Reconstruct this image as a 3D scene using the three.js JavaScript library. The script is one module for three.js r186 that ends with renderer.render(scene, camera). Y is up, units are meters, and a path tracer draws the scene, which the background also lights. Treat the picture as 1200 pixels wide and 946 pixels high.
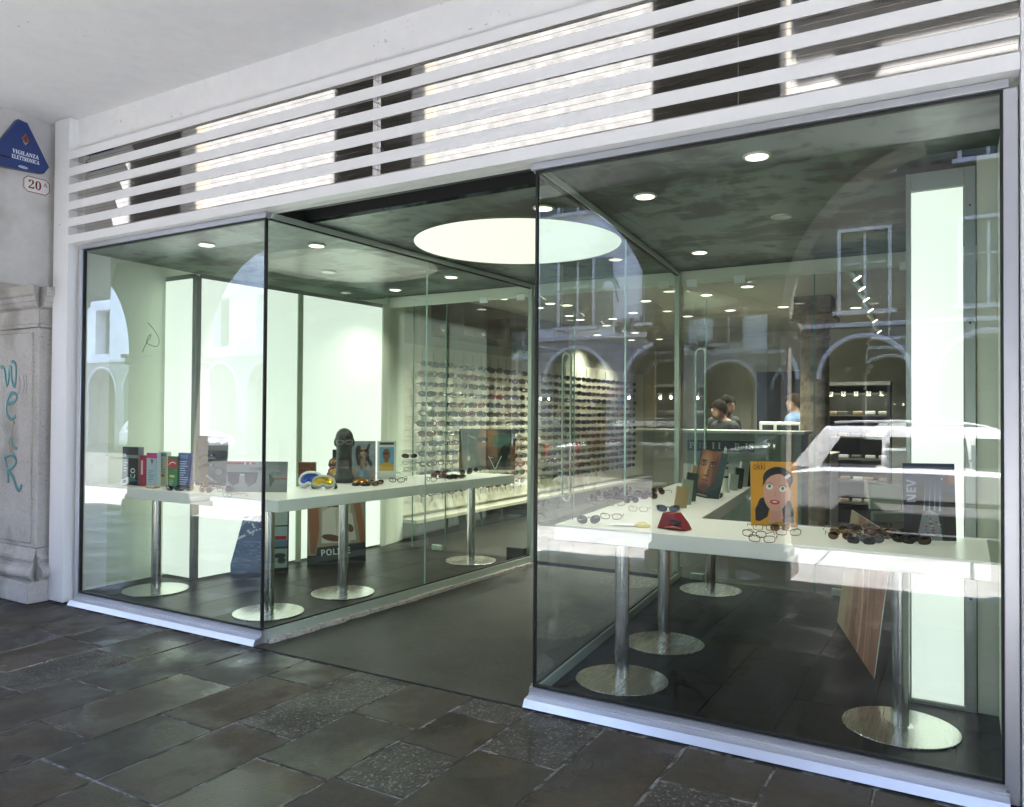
import * as THREE from 'three';
import { mergeGeometries, toCreasedNormals } from 'three/addons/utils/BufferGeometryUtils.js';
import { RoundedBoxGeometry } from 'three/addons/geometries/RoundedBoxGeometry.js';
import { RectAreaLightUniformsLib } from 'three/addons/lights/RectAreaLightUniformsLib.js';
import { MarchingCubes } from 'three/addons/objects/MarchingCubes.js';

// ---------------------------------------------------------------- camera, sky, sun, exposure
const scene = new THREE.Scene();
const W = 1200, H = 946, F = 910;
const camera = new THREE.PerspectiveCamera(2 * Math.atan(473 / F) * 180 / Math.PI, W / H, 0.05, 400);
camera.rotation.order = 'YXZ';
camera.position.set(0, 1.515, 3.613);
camera.rotation.set(0.86 * Math.PI / 180, 30.25 * Math.PI / 180, 0.37 * Math.PI / 180);
camera.updateMatrixWorld(true);

{ // clear summer sky, brighter towards the horizon
  const w = 128, h = 64, d = new Float32Array(w * h * 4);
  for (let j = 0; j < h; j++) for (let i = 0; i < w; i++) {
    const e = Math.max(0, Math.sin((j + 0.5) / h * Math.PI - Math.PI / 2)), k = Math.pow(1 - e, 3), o = (j * w + i) * 4;
    d[o] = 0.20 + 0.44 * k; d[o + 1] = 0.32 + 0.44 * k; d[o + 2] = 0.60 + 0.38 * k; d[o + 3] = 1;
  }
  const t = new THREE.DataTexture(d, w, h, THREE.RGBAFormat, THREE.FloatType);
  t.mapping = THREE.EquirectangularReflectionMapping; t.magFilter = THREE.LinearFilter; t.needsUpdate = true;
  scene.background = t; scene.environment = t;
}
const sun = new THREE.DirectionalLight(new THREE.Color(1, 0.975, 0.93), 5);
sun.position.set(13, 24, 2.2); sun.target.position.set(-3, 0, 5);
sun.position.add(sun.target.position);
sun.castShadow = true; sun.shadow.mapSize.set(2048, 2048);
Object.assign(sun.shadow.camera, { left: -25, right: 25, top: 25, bottom: -25, near: 1, far: 80 });
scene.add(sun, sun.target);

const renderer = new THREE.WebGLRenderer({ antialias: true });
renderer.setSize(1024, 807);
renderer.toneMapping = THREE.LinearToneMapping;
const EXPOSURE = 14.5;
renderer.toneMappingExposure = EXPOSURE;
renderer.shadowMap.enabled = true; renderer.shadowMap.type = THREE.PCFSoftShadowMap;
RectAreaLightUniformsLib.init();
function areaLight(color, strength, w, h, pos, to) {
  const l = new THREE.RectAreaLight(color, strength / EXPOSURE, w, h);
  l.position.set(...pos); l.lookAt(...to); scene.add(l); return l;
}

// ---------------------------------------------------------------- helpers
let seed = 20240611;
const rnd = () => { seed = (seed + 0x6D2B79F5) | 0; let t = Math.imul(seed ^ (seed >>> 15), 1 | seed); t = (t + Math.imul(t ^ (t >>> 7), 61 | t)) ^ t; return ((t ^ (t >>> 14)) >>> 0) / 4294967296; };
const rr = (a, b) => a + (b - a) * rnd();
const pick = a => a[Math.floor(rnd() * a.length)];
const V = (x, y, z) => new THREE.Vector3(x, y, z);
// photo pixel -> direction, met with a plane of the place
function ray(px, py) { return V((px - 600) / F, -(py - 473) / F, -1).applyQuaternion(camera.quaternion); }
const onY = (px, py, y) => { const d = ray(px, py); return d.multiplyScalar((y - camera.position.y) / d.y).add(camera.position); };
const onZ = (px, py, z) => { const d = ray(px, py); return d.multiplyScalar((z - camera.position.z) / d.z).add(camera.position); };
const onX = (px, py, x) => { const d = ray(px, py); return d.multiplyScalar((x - camera.position.x) / d.x).add(camera.position); };
const QI = camera.quaternion.clone().invert();
const toPx = p => { const q = p.clone().sub(camera.position).applyQuaternion(QI); return [600 + F * q.x / -q.z, 473 - F * q.y / -q.z]; };

function uvm(g) { // uv in metres, by the main direction of each face
  if (g.index) g = g.toNonIndexed();
  const p = g.attributes.position, n = p.count, uv = new Float32Array(n * 2), a = V(), b = V(), c = V();
  for (let i = 0; i < n; i += 3) {
    a.fromBufferAttribute(p, i); b.fromBufferAttribute(p, i + 1); c.fromBufferAttribute(p, i + 2);
    const nx = Math.abs((b.y - a.y) * (c.z - a.z) - (b.z - a.z) * (c.y - a.y)), ny = Math.abs((b.z - a.z) * (c.x - a.x) - (b.x - a.x) * (c.z - a.z)), nz = Math.abs((b.x - a.x) * (c.y - a.y) - (b.y - a.y) * (c.x - a.x));
    [a, b, c].forEach((v, k) => {
      let u, w;
      if (ny >= nx && ny >= nz) { u = v.x; w = v.z; } else if (nx >= nz) { u = v.z; w = v.y; } else { u = v.x; w = v.y; }
      uv[(i + k) * 2] = u; uv[(i + k) * 2 + 1] = w;
    });
  }
  g.setAttribute('uv', new THREE.BufferAttribute(uv, 2));
  return g;
}
const clean = g => { if (g.index) g = g.toNonIndexed(); for (const k of Object.keys(g.attributes)) if (!['position', 'normal', 'uv'].includes(k)) g.deleteAttribute(k); return g; };
const merge = gs => gs.length === 1 ? gs[0] : mergeGeometries(gs.map(clean), false);
const bx = (w, h, d, x = 0, y = 0, z = 0) => uvm(new THREE.BoxGeometry(w, h, d).translate(x, y, z));
const span = (x0, x1, y0, y1, z0, z1) => bx(x1 - x0, y1 - y0, z1 - z0, (x0 + x1) / 2, (y0 + y1) / 2, (z0 + z1) / 2);
const rbox = (w, h, d, r, x = 0, y = 0, z = 0, s = 2) => uvm(new RoundedBoxGeometry(w, h, d, s, r).translate(x, y, z));
const rspan = (x0, x1, y0, y1, z0, z1, r = 0.004) => rbox(x1 - x0, y1 - y0, z1 - z0, r, (x0 + x1) / 2, (y0 + y1) / 2, (z0 + z1) / 2, 1);
const cyl = (r0, r1, h, x = 0, y = 0, z = 0, s = 32) => new THREE.CylinderGeometry(r0, r1, h, s).translate(x, y, z);
const tube = (pts, r, n = 12, s = 6, closed = false) => new THREE.TubeGeometry(new THREE.CatmullRomCurve3(pts.map(p => p.isVector3 ? p : V(...p)), closed, 'catmullrom', 0.5), n, r, s, closed);
const prism = (pts, y0, y1) => { const s = new THREE.Shape(); pts.forEach((p, i) => i ? s.lineTo(p[0], -p[1]) : s.moveTo(p[0], -p[1])); return uvm(new THREE.ExtrudeGeometry(s, { depth: y1 - y0, bevelEnabled: false }).rotateX(-Math.PI / 2).translate(0, y0, 0)); };
// a bar standing on the line a-b (x,z pairs), thickness t, from y0 to y1
function bar(a, b, y0, y1, t, r = 0) {
  const L = Math.hypot(b[0] - a[0], b[1] - a[1]);
  const g = r ? new RoundedBoxGeometry(L, y1 - y0, t, 1, r) : new THREE.BoxGeometry(L, y1 - y0, t);
  return uvm(g.rotateY(-Math.atan2(b[1] - a[1], b[0] - a[0])).translate((a[0] + b[0]) / 2, (y0 + y1) / 2, (a[1] + b[1]) / 2));
}
function sheet(a, b, y0, y1) { // a pane of glass on the line a-b
  const g = new THREE.PlaneGeometry(Math.hypot(b[0] - a[0], b[1] - a[1]), y1 - y0);
  return g.rotateY(-Math.atan2(b[1] - a[1], b[0] - a[0])).translate((a[0] + b[0]) / 2, (y0 + y1) / 2, (a[1] + b[1]) / 2);
}
const taken = {};
const numbered = n => { const k = taken[n] = (taken[n] ?? -1) + 1; return k ? `${n}_${String(k).padStart(3, '0')}` : n; };
function obj(name, geo, material, parent) {
  const m = new THREE.Mesh(Array.isArray(geo) ? merge(geo) : geo, material);
  m.name = parent ? name : numbered(name); (parent || scene).add(m); return m;
}
function tag(o, label, category, group) { o.userData.label = label; o.userData.category = category; if (group) o.userData.group = group; return o; }
function thing(name, label, category, [x, y, z] = [0, 0, 0], turn = 0, group) {
  const o = new THREE.Group(); o.name = numbered(name); o.position.set(x, y, z); o.rotation.y = turn; scene.add(o);
  return tag(o, label, category, group);
}
function struct(name, geo, material) { const m = obj(name, geo, material); m.userData.kind = 'structure'; return m; }
function copy(o, label, group) { const c = o.clone(); c.name = numbered(o.name.replace(/_\d{3}$/, '')); scene.add(c); c.userData = { ...o.userData }; if (label) c.userData.label = label; if (group) c.userData.group = group; return c; }

// ---------------------------------------------------------------- procedural textures
const hash = (x, y, s) => { let h = Math.imul(x, 374761393) + Math.imul(y, 668265263) + Math.imul(s, 974634541); h = Math.imul(h ^ (h >>> 13), 1274126177); return ((h ^ (h >>> 16)) >>> 0) / 4294967296; };
function vn(x, y, p, s, q = p) { // value noise that repeats after p cells (q down)
  const xi = Math.floor(x), yi = Math.floor(y), m = (a, b) => ((a % b) + b) % b, f = t => t * t * (3 - 2 * t), fx = f(x - xi), fy = f(y - yi);
  const a = hash(m(xi, p), m(yi, q), s), b = hash(m(xi + 1, p), m(yi, q), s), c = hash(m(xi, p), m(yi + 1, q), s), d = hash(m(xi + 1, p), m(yi + 1, q), s);
  return a + (b - a) * fx + (c - a + (a - b - c + d) * fx) * fy;
}
function fbm(u, v, p, s, oct = 4, q = p) { let t = 0, a = 0.5, n = 0; for (let i = 0; i < oct; i++) { t += a * vn(u * p, v * q, p, s + i, q); n += a; a *= 0.55; p *= 2; q *= 2; } return t / n; }
const enc = c => Math.round(255 * Math.min(1, Math.max(0, c <= 0.0031308 ? c * 12.92 : 1.055 * Math.pow(c, 1 / 2.4) - 0.055)));
function tex(n, metres, fn, linear = false) {
  const d = new Uint8Array(n * n * 4);
  for (let j = 0; j < n; j++) for (let i = 0; i < n; i++) {
    const c = fn((i + 0.5) / n, (j + 0.5) / n), o = (j * n + i) * 4;
    for (let k = 0; k < 3; k++) d[o + k] = linear ? Math.round(255 * Math.min(1, Math.max(0, c[k]))) : enc(c[k]);
    d[o + 3] = 255;
  }
  const t = new THREE.DataTexture(d, n, n, THREE.RGBAFormat);
  t.wrapS = t.wrapT = THREE.RepeatWrapping; t.magFilter = THREE.LinearFilter; t.minFilter = THREE.LinearMipmapLinearFilter; t.generateMipmaps = true;
  t.repeat.set(1 / metres, 1 / metres); if (!linear) t.colorSpace = THREE.SRGBColorSpace; t.needsUpdate = true;
  return t;
}
const gray = v => [v, v, v], mulc = (c, k) => [c[0] * k, c[1] * k, c[2] * k], mixc = (a, b, t) => [a[0] + (b[0] - a[0]) * t, a[1] + (b[1] - a[1]) * t, a[2] + (b[2] - a[2]) * t];
const clamp = (x, a = 0, b = 1) => Math.min(b, Math.max(a, x)), sstep = (a, b, x) => { const t = clamp((x - a) / (b - a)); return t * t * (3 - 2 * t); };
const lin = (r, g, b) => new THREE.Color().setRGB(r, g, b);
const std = (color, roughness = 0.6, o = {}) => new THREE.MeshStandardMaterial({ color: Array.isArray(color) ? lin(...color) : color, roughness, ...o });
const phys = (color, roughness, o = {}) => new THREE.MeshPhysicalMaterial({ color: Array.isArray(color) ? lin(...color) : color, roughness, ...o });
const mapped = (t, roughness, o = {}) => new THREE.MeshStandardMaterial({ map: t, roughness, ...o });

const grainT = tex(512, 0.9, (u, v) => gray(0.35 * fbm(u, v, 96, 11, 2) + 0.65 * fbm(u, v, 8, 14, 4)), true);
const plasterT = tex(512, 2.6, (u, v) => { // limewashed plaster with faint brush clouds and a few flecks
  const k = 0.77 + 0.07 * (fbm(u, v, 5, 3, 5) - 0.5) + 0.05 * (fbm(u, v, 40, 5, 2) - 0.5), f = sstep(0.93, 0.99, vn(u * 150, v * 150, 150, 8)) * sstep(0.62, 0.75, fbm(u, v, 6, 9, 2));
  return mixc([k, k, k * 1.005], [0.25, 0.22, 0.2], f * 0.8);
});
const wallT = tex(512, 1.8, (u, v) => { const k = 0.55 + 0.10 * (fbm(u, v, 5, 31, 5) - 0.5) + 0.05 * (fbm(u, v, 64, 33, 2) - 0.5), d = sstep(0.56, 0.8, fbm(u, v, 4, 35, 4)); return mixc([k, k * 0.97, k * 0.93], [0.33, 0.30, 0.26], d * 0.5); });
const stoneT = tex(512, 1.1, (u, v) => { // pale Istrian-like stone, pitted, greyed in patches
  const a = fbm(u, v, 6, 41, 5), b = fbm(u, v, 70, 43, 2), pit = sstep(0.8, 0.95, vn(u * 110, v * 110, 110, 47)) * sstep(0.45, 0.7, fbm(u, v, 9, 46, 3)), k = 0.47 + 0.14 * (a - 0.5) + 0.1 * (b - 0.5);
  return mixc(mixc([k, k * 0.95, k * 0.88], [0.22, 0.2, 0.17], sstep(0.55, 0.8, fbm(u, v, 3, 49, 4)) * 0.55), [0.14, 0.12, 0.1], pit * 0.7);
});
function pave(base, tint, s, grain, pebble) {
  const dim = s < 300 ? 0.46 : 1;
  return tex(512, 1.3, (u, v) => {
    const a = fbm(u, v, 4, s, 5), b = 0.55 * vn(u * 180, v * 180, 180, s + 20) + 0.45 * vn(u * 75, v * 75, 75, s + 21), st = sstep(0.52, 0.72, fbm(u, v, 5, s + 7, 4));
    let c = mulc(mixc(base, tint, st), (dim || 1) * (1 + 0.7 * (a - 0.5) + 1.9 * grain * (b - 0.5)));
    if (pebble) { const p = vn(u * 150, v * 150, 150, s + 30), q = vn(u * 70, v * 70, 70, s + 31); c = mixc(c, [0.2, 0.19, 0.165], sstep(0.66, 0.9, p) * 0.75); c = mixc(c, [0.02, 0.019, 0.018], sstep(0.7, 0.9, q) * 0.5); }
    const spot = sstep(0.965, 0.98, vn(u * 44, v * 44, 44, s + 40)); // trodden chewing gum
    return mixc(c, [0.012, 0.012, 0.013], spot * 0.8);
  });
}
const rough = (lo, hi, s, metres) => tex(512, metres, (u, v) => { const k = lo + (hi - lo) * sstep(0.3, 0.7, fbm(u, v, 5, s, 5)); return [k, k, k]; }, true);
const paveRough = rough(0.24, 0.56, 71, 1.7), paveRough2 = rough(0.40, 0.70, 73, 1.3);
const pebbleBump = tex(512, 1.3, (u, v) => gray(0.5 * vn(u * 150, v * 150, 150, 130) + 0.5 * vn(u * 70, v * 70, 70, 131)), true);
const paveM = [
  mapped(pave([0.064, 0.048, 0.032], [0.084, 0.054, 0.025], 100, 0.5), 1, { roughnessMap: paveRough, bumpMap: grainT, bumpScale: 0.0012 }),
  mapped(pave([0.052, 0.042, 0.032], [0.066, 0.048, 0.028], 110, 0.6), 1, { roughnessMap: paveRough, bumpMap: grainT, bumpScale: 0.0014 }),
  mapped(pave([0.080, 0.062, 0.043], [0.094, 0.065, 0.034], 120, 0.45), 1, { roughnessMap: paveRough2, bumpMap: grainT, bumpScale: 0.0012 }),
  mapped(pave([0.064, 0.055, 0.044], [0.054, 0.050, 0.045], 130, 0.6, true), 1, { roughnessMap: paveRough2, bumpMap: pebbleBump, bumpScale: 0.0025 }),
  mapped(pave([0.040, 0.036, 0.032], [0.050, 0.043, 0.034], 140, 0.5), 1, { roughnessMap: paveRough, bumpMap: grainT, bumpScale: 0.0012 }),
];
const mortarM = mapped(tex(256, 0.5, (u, v) => { const k = 0.03 + 0.26 * fbm(u, v, 30, 151, 3) * sstep(0.50, 0.66, fbm(u, v, 6, 155, 3)); return [k, k * 0.98, k * 0.94]; }), 0.9);
const stuccoT = tex(768, 2.6, (u, v) => { // dark polished stucco, trowelled in short curling strokes
  const wu = u + 0.10 * (fbm(u, v, 5, 161, 3) - 0.5), wv = v + 0.10 * (fbm(u, v, 5, 163, 3) - 0.5);
  const a = fbm(wu, wv, 6, 165, 5), b = fbm(wu, wv, 13, 167, 4, 30), c = fbm(wu, wv, 34, 169, 3, 12), d = fbm(u, v, 2, 171, 3);
  const k = clamp(0.62 * sstep(0.42, 0.60, 0.55 * a + 0.45 * b) + 0.38 * sstep(0.45, 0.62, 0.5 * a + 0.5 * c)) * (0.55 + 0.9 * sstep(0.35, 0.65, d)); return mixc([0.010, 0.015, 0.0135], [0.118, 0.162, 0.145], clamp(k));
});
const stuccoM = mapped(stuccoT, 0.38);
const brownStuccoM = mapped(tex(512, 1.4, (u, v) => mixc([0.06, 0.042, 0.04], [0.22, 0.18, 0.165], Math.pow(fbm(u + 0.1 * fbm(u, v, 4, 171, 3), v, 5, 173, 5), 1.6))), 0.5);
const woodM = [0, 1, 2].map(i => phys([1, 1, 1], 0.34 + 0.03 * i, { specularIntensity: 0.25, bumpMap: grainT, bumpScale: 0.0003, map: tex(512, 1.2, (u, v) => { // near-black stained boards, grain along z
  const g = fbm(u, v, 90, 181 + i * 9, 3, 4), l = fbm(u, v, 14, 185 + i * 9, 3, 3), k = 0.005 + 0.012 * g * g + 0.010 * l * l + i * 0.001; return [k * 1.06, k, k * 0.94];
}) }));
const resinM = mapped(tex(512, 1.5, (u, v) => { const k = 0.030 + 0.040 * (fbm(u, v, 4, 201, 5) - 0.5) + 0.016 * (vn(u * 90, v * 90, 90, 205) - 0.5) + 0.05 * sstep(0.95, 0.99, vn(u * 60, v * 60, 60, 207)); return [k * 1.0, k, k * 0.82]; }), 0.5, { bumpMap: grainT, bumpScale: 0.001 });
const crumbM = mapped(tex(256, 0.3, (u, v) => { const k = 0.16 + 0.5 * fbm(u, v, 12, 211, 4); return [k, k * 0.95, k * 0.85]; }), 0.95, { bumpMap: grainT, bumpScale: 0.004 });
const plasterM = mapped(plasterT, 0.85, { bumpMap: grainT, bumpScale: 0.0015 });
const wallM = mapped(wallT, 0.9, { bumpMap: grainT, bumpScale: 0.002 });
const stoneM = mapped(stoneT, 0.85, { bumpMap: grainT, bumpScale: 0.003 });
const paintM = std([0.80, 0.80, 0.80], 0.42, { bumpMap: grainT, bumpScale: 0.0004 });
const brushT = tex(512, 0.35, (u, v) => gray(0.28 + 0.2 * fbm(u, v, 3, 221, 3, 160)), true);
const aluM = std([0.60, 0.61, 0.65], 1, { metalness: 0.9, roughnessMap: brushT });
const greenAluM = std([0.40, 0.47, 0.40], 0.35, { metalness: 0.25 });
const steelM = std([0.60, 0.58, 0.55], 0.22, { metalness: 1 });
const discM = std([0.58, 0.57, 0.53], 1, { metalness: 1, roughnessMap: tex(512, 0.35, (u, v) => gray(0.22 + 0.08 * fbm(u, v, 300, 225, 2, 3)), true) });
const mirrorM = std([0.70, 0.685, 0.665], 0.035, { metalness: 1 });
const rubberM = std([0.012, 0.013, 0.013], 0.5);
const blackM = std([0.015, 0.016, 0.016], 0.6);
const glassM = phys([0.92, 0.97, 0.93], 0, { transmission: 1, thickness: 0, ior: 1.88, side: THREE.DoubleSide });
const thinGlassM = phys([0.88, 0.955, 0.90], 0, { transmission: 1, thickness: 0, ior: 1.8, side: THREE.DoubleSide });
const edgeM = std([0.10, 0.20, 0.15], 0.15);
const clearM = phys([0.97, 0.98, 0.97], 0.02, { transmission: 1, thickness: 0, ior: 1.49, side: THREE.DoubleSide });
const creamM = mapped(tex(256, 1.5, (u, v) => { const k = 0.60 + 0.05 * (fbm(u, v, 5, 231, 4) - 0.5); return [k * 0.93, k * 1.0, k * 0.84]; }), 0.75);
const beigeM = mapped(tex(256, 1.5, (u, v) => { const k = 0.42 + 0.06 * (fbm(u, v, 5, 235, 4) - 0.5); return [k * 1.02, k * 0.97, k * 0.82]; }), 0.8);
const tableM = std([0.78, 0.78, 0.72], 0.32, { bumpMap: grainT, bumpScale: 0.0002 });
const glow = (r, g, b, k) => new THREE.MeshStandardMaterial({ color: lin(0.8, 0.8, 0.78), roughness: 0.6, emissive: lin(r, g, b), emissiveIntensity: k / EXPOSURE });

// ---------------------------------------------------------------- plan of the shop front (metres; the facade is z = 0)
const Y0 = 0.09, Y1 = 2.812, CE = 2.852, FL = 0.03, ZB = -3.31, ROOF = 3.87;
const XL = -6.06, XA = -3.996, XB = -1.966, XR = 0.133;
const A0 = [XA, 0], A1 = [-3.82, ZB], B0 = [XB, 0], B1 = [-2.282, ZB];

// ---------------------------------------------------------------- ground: arcade paving, street, kerb
struct('ground', [span(-60, 60, -0.3, -0.012, 3.9, 60)], mapped(tex(512, 1.4, (u, v) => { // small worn cubes, too far off to tell apart
  const r = Math.floor(v * 14), x = (u * 14 + (r % 2) * 0.5), cu = hash(Math.floor(x) % 14, r, 301), ex = Math.min(x % 1, 1 - x % 1), ey = Math.min((v * 14) % 1, 1 - (v * 14) % 1), j = sstep(0.03, 0.12, Math.min(ex, ey));
  const k = (0.05 + 0.06 * cu + 0.05 * (fbm(u, v, 40, 305, 2) - 0.5)) * (0.45 + 0.55 * j); return [k, k * 0.98, k * 0.94];
}), 0.85));
const paving = struct('paving', [span(-30, 12, -0.3, -0.0045, -0.2, 3.9)], mortarM);
function slabGeo(w, l, bev = 0.007, h = 0.02) { // top face with chamfered rim
  const x = w / 2, z = l / 2, xi = x - bev, zi = z - bev, P = [], quad = (a, b, c, d) => P.push(...a, ...b, ...c, ...a, ...c, ...d);
  const t = [[-xi, 0, -zi], [-xi, 0, zi], [xi, 0, zi], [xi, 0, -zi]], m = [[-x, -bev * 0.7, -z], [-x, -bev * 0.7, z], [x, -bev * 0.7, z], [x, -bev * 0.7, -z]], b = m.map(p => [p[0], -h, p[2]]);
  quad(...t);
  for (let i = 0; i < 4; i++) { const k = (i + 1) % 4; quad(t[k], t[i], m[i], m[k]); quad(m[k], m[i], b[i], b[k]); }
  const g = new THREE.BufferGeometry(); g.setAttribute('position', new THREE.Float32BufferAttribute(P, 3)); g.computeVertexNormals(); return g;
}
function slab(parent, x0, x1, z0, z1, m, gap = 0.007, lift = 0.003, name = 'paving_slab') {
  const g = slabGeo(x1 - x0 - gap, z1 - z0 - gap).translate((x0 + x1) / 2, 0, (z0 + z1) / 2); uvm(g);
  const uv = g.attributes.uv, du = rnd() * 9, dv = rnd() * 9; for (let i = 0; i < uv.count; i++) uv.setXY(i, uv.getX(i) + du, uv.getY(i) + dv);
  const o = obj(name, g.translate(-(x0 + x1) / 2, 0, -(z0 + z1) / 2), m, parent);
  o.position.set((x0 + x1) / 2, rr(-lift, 0), (z0 + z1) / 2); o.rotation.set(rr(-1, 1) * 0.0035, rr(-1, 1) * 0.003, rr(-1, 1) * 0.004);
}
{ // courses 0.4 m wide run out from the shop front; joints read off the photograph near the door
  const edges = [2.0, 1.6, 1.2, 0.82, 0.43, 0.06, -0.32, -0.71, -1.11, -1.51, -1.92, -2.28, -2.70, -3.10, -3.50, -3.95, -4.4, -4.82, -5.25, -5.7, -6.1, -6.6, -7.1, -7.6, -8.1, -8.7, -9.3, -10, -10.7, -11.4];
  const known = { 7: [0.48, 1.15], 8: [0.95], 9: [0.62, 1.3], 10: [0.32, 0.74, 1.16, 1.8], 11: [0.59, 1.2, 2.0], 12: [0.98, 1.69, 2.3], 13: [0.42, 1.1, 1.69] };
  for (let i = 0; i < edges.length - 1; i++) {
    const x1 = edges[i], x0 = edges[i + 1], zs = [x1 <= XA + 0.1 || x0 >= XB - 0.1 ? 0.105 : 0.088, ...(known[i] || [])];
    while (zs[zs.length - 1] < 3.6) zs.push(Math.min(3.86, zs[zs.length - 1] + rr(0.45, 0.95)));
    if (zs[zs.length - 1] < 3.86) zs[zs.length - 1] = 3.86;
    for (let k = 0; k < zs.length - 1; k++) slab(paving, x0, x1, zs[k], zs[k + 1], paveM[[0, 1, 3, 2, 1, 4, 3, 0, 2, 4, 1][(i * 5 + k * 3 + Math.floor(rnd() * 2)) % 11]], rr(0.003, 0.009));
  }
}
const street = struct('pavement', [span(-40, 30, -0.3, -0.008, 3.9, 5.9)], mortarM);
const whiteStoneM = [0, 1].map(i => mapped(pave([0.34 - i * 0.06, 0.33 - i * 0.06, 0.315 - i * 0.06], [0.27, 0.26, 0.24], 320 + i * 10, 0.25), 0.8));
for (let r = 0; r < 2; r++) for (let x = -16 - r * 0.4; x < 6;) { const l = rr(0.9, 1.5); slab(street, x, x + l, 3.88 + r * 1.0, 4.88 + r * 1.0, whiteStoneM[Math.floor(rnd() * 2)], 0.03, 0.002); x += l; }

// entrance floor and the shop floor
struct('entrance_floor', (() => { const s = new THREE.Shape(); s.moveTo(XA + 0.004, -0.085); s.lineTo(XB - 0.012, -0.085); s.lineTo(-2.31, 3.34); s.lineTo(-3.80, 3.34); return uvm(new THREE.ExtrudeGeometry(s, { depth: 0.06, bevelEnabled: false }).rotateX(-Math.PI / 2).scale(1, 1, 1).translate(0, -0.055, 0)); })(), resinM);
const shopFloor = struct('shop_floor', [prism([[-6.5, -0.035], [XA - 0.01, -0.035], [-3.835, -3.4], [-6.5, -3.4]], -0.2, FL - 0.012), prism([[XB + 0.01, -0.035], [0.6, -0.035], [0.6, -3.4], [-2.27, -3.4]], -0.2, FL - 0.012), span(-6.5, 3.2, -0.2, FL - 0.004, -12.4, -3.4)], std([0.012, 0.011, 0.010], 0.4));
{ // dark boards
  const lay = (x0, x1, za, zb, sx, clip) => { for (let x = x0, c = 0; x < x1 - 0.01; x += sx, c++) for (let z = za, k = 0; z > zb + 0.02; k++) {
    const l = Math.min(k || c % 2 ? 1.24 : 0.66, z - zb), xe = Math.min(x + sx, x1), z2 = z - l, lim = zz => clip(zz);
    // boards are cut along the slanting entrance glass
    let pts = [[x, z], [xe, z], [xe, z2], [x, z2]].map(([px, pz]) => { const [lo, hi] = lim(pz); return [clamp(px, lo, hi), pz]; });
    if (Math.abs(pts[1][0] - pts[0][0]) < 0.01 && Math.abs(pts[2][0] - pts[3][0]) < 0.01) { z = z2; continue; }
    const cx = (x + xe) / 2, cz = (z + z2) / 2; pts = pts.map(([a, b]) => [a - cx + (a < cx ? 0.0015 : -0.0015), b - cz + (b < cz ? 0.0015 : -0.0015)]);
    const g = prism(pts, -0.010, 0), uv = g.attributes.uv, du = rnd() * 5; for (let i = 0; i < uv.count; i++) uv.setXY(i, uv.getX(i) + du, uv.getY(i) + du * 1.7);
    const o = obj('floor_board', g, woodM[Math.floor(rnd() * 3)], shopFloor); o.position.set(cx, FL, cz); z = z2; } };
  const fA = z => XA - 0.012 + (A1[0] - XA) * (z / ZB), fB = z => XB + 0.012 + (B1[0] - XB) * (z / ZB);
  lay(-6.4, -3.80, -0.04, -3.38, 0.42, z => [-7, fA(z)]); lay(-2.29, 0.45, -0.04, -3.38, 0.376, z => [fB(z), 2]);
}
{ // broken mortar left along the foot of the left return
  const g = new THREE.BoxGeometry(3.3, 0.03, 0.06, 90, 2, 2), p = g.attributes.position;
  for (let i = 0; i < p.count; i++) { const x = p.getX(i), n = fbm((x + 2) / 4, 0.3, 40, 401, 3); if (p.getZ(i) > 0) p.setZ(i, p.getZ(i) * (0.2 + 1.6 * n)); if (p.getY(i) > 0) p.setY(i, p.getY(i) * (0.3 + 1.1 * fbm((x + 2) / 4, 0.7, 60, 403, 3))); }
  g.computeVertexNormals(); g.rotateY(-Math.atan2(A1[1] - A0[1], A1[0] - A0[0])).scale(1, 1, 1).translate((A0[0] + A1[0]) / 2 + 0.03, 0.018, -1.66);
  tag(obj('mortar_edge', uvm(g), crumbM), 'ragged strip of broken mortar along the foot of the entrance glass', 'mortar edge');
}

// ---------------------------------------------------------------- building shell
const shell = struct('shop_wall', [ // solid masonry round and above the shop
  span(-30, -6.35, 0, ROOF + 0.02, -0.4, 0), span(0.62, 12, 0, ROOF + 0.02, -0.4, 0),
  span(-6.35, 0.62, CE - 0.002, ROOF + 0.02, -0.05, 0.012)], plasterM);
struct('interior_wall', [span(-6.52, -6.36, 0, 3.1, -3.5, -0.03), span(0.27, 0.43, 0, 3.1, -3.5, -0.03), span(0.145, 0.27, 0, CE - 0.002, -0.99, -0.035), span(0.055, 0.145, 0, CE - 0.002, -0.99, -0.975)], creamM);
struct('interior_wall', [span(-6.0, -5.80, 0, 3.1, -12.4, -3.42), span(-6.0, 3.3, 0, 3.1, -12.6, -12.4), span(3.2, 3.4, 0, 3.1, -12.4, -3.3), span(0.43, 3.4, 0, 3.1, -3.5, -3.38), span(-6.5, -5.80, 0, 3.1, -3.60, -3.42)], beigeM);
struct('upper_building', [span(-30, 12, ROOF + 0.02, 13, -13, 4.3), span(-30, -6.6, 0, ROOF + 0.02, -13, -0.42), span(3.5, 12, 0, ROOF + 0.02, -13, -0.42), span(-6.6, 3.5, 3.3, ROOF + 0.02, -13, -0.42), span(-6.6, 3.5, 0, 3.3, -13, -12.7)], wallM);
struct('arcade_ceiling', [span(-30, 12, ROOF, ROOF + 0.018, 0.013, 3.8)], plasterM);
struct('shop_ceiling', [span(-6.4, XA, CE, CE + 0.05, -3.38, -0.052), span(XB, 0.43, CE, CE + 0.05, -3.38, -0.052), span(XA + 0.002, XB - 0.002, CE, CE + 0.05, -3.38, -0.36)], stuccoM);
struct('room_ceiling', [span(-5.9, 3.2, CE + 0.06, CE + 0.12, -12.5, -3.37)], beigeM);
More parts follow.
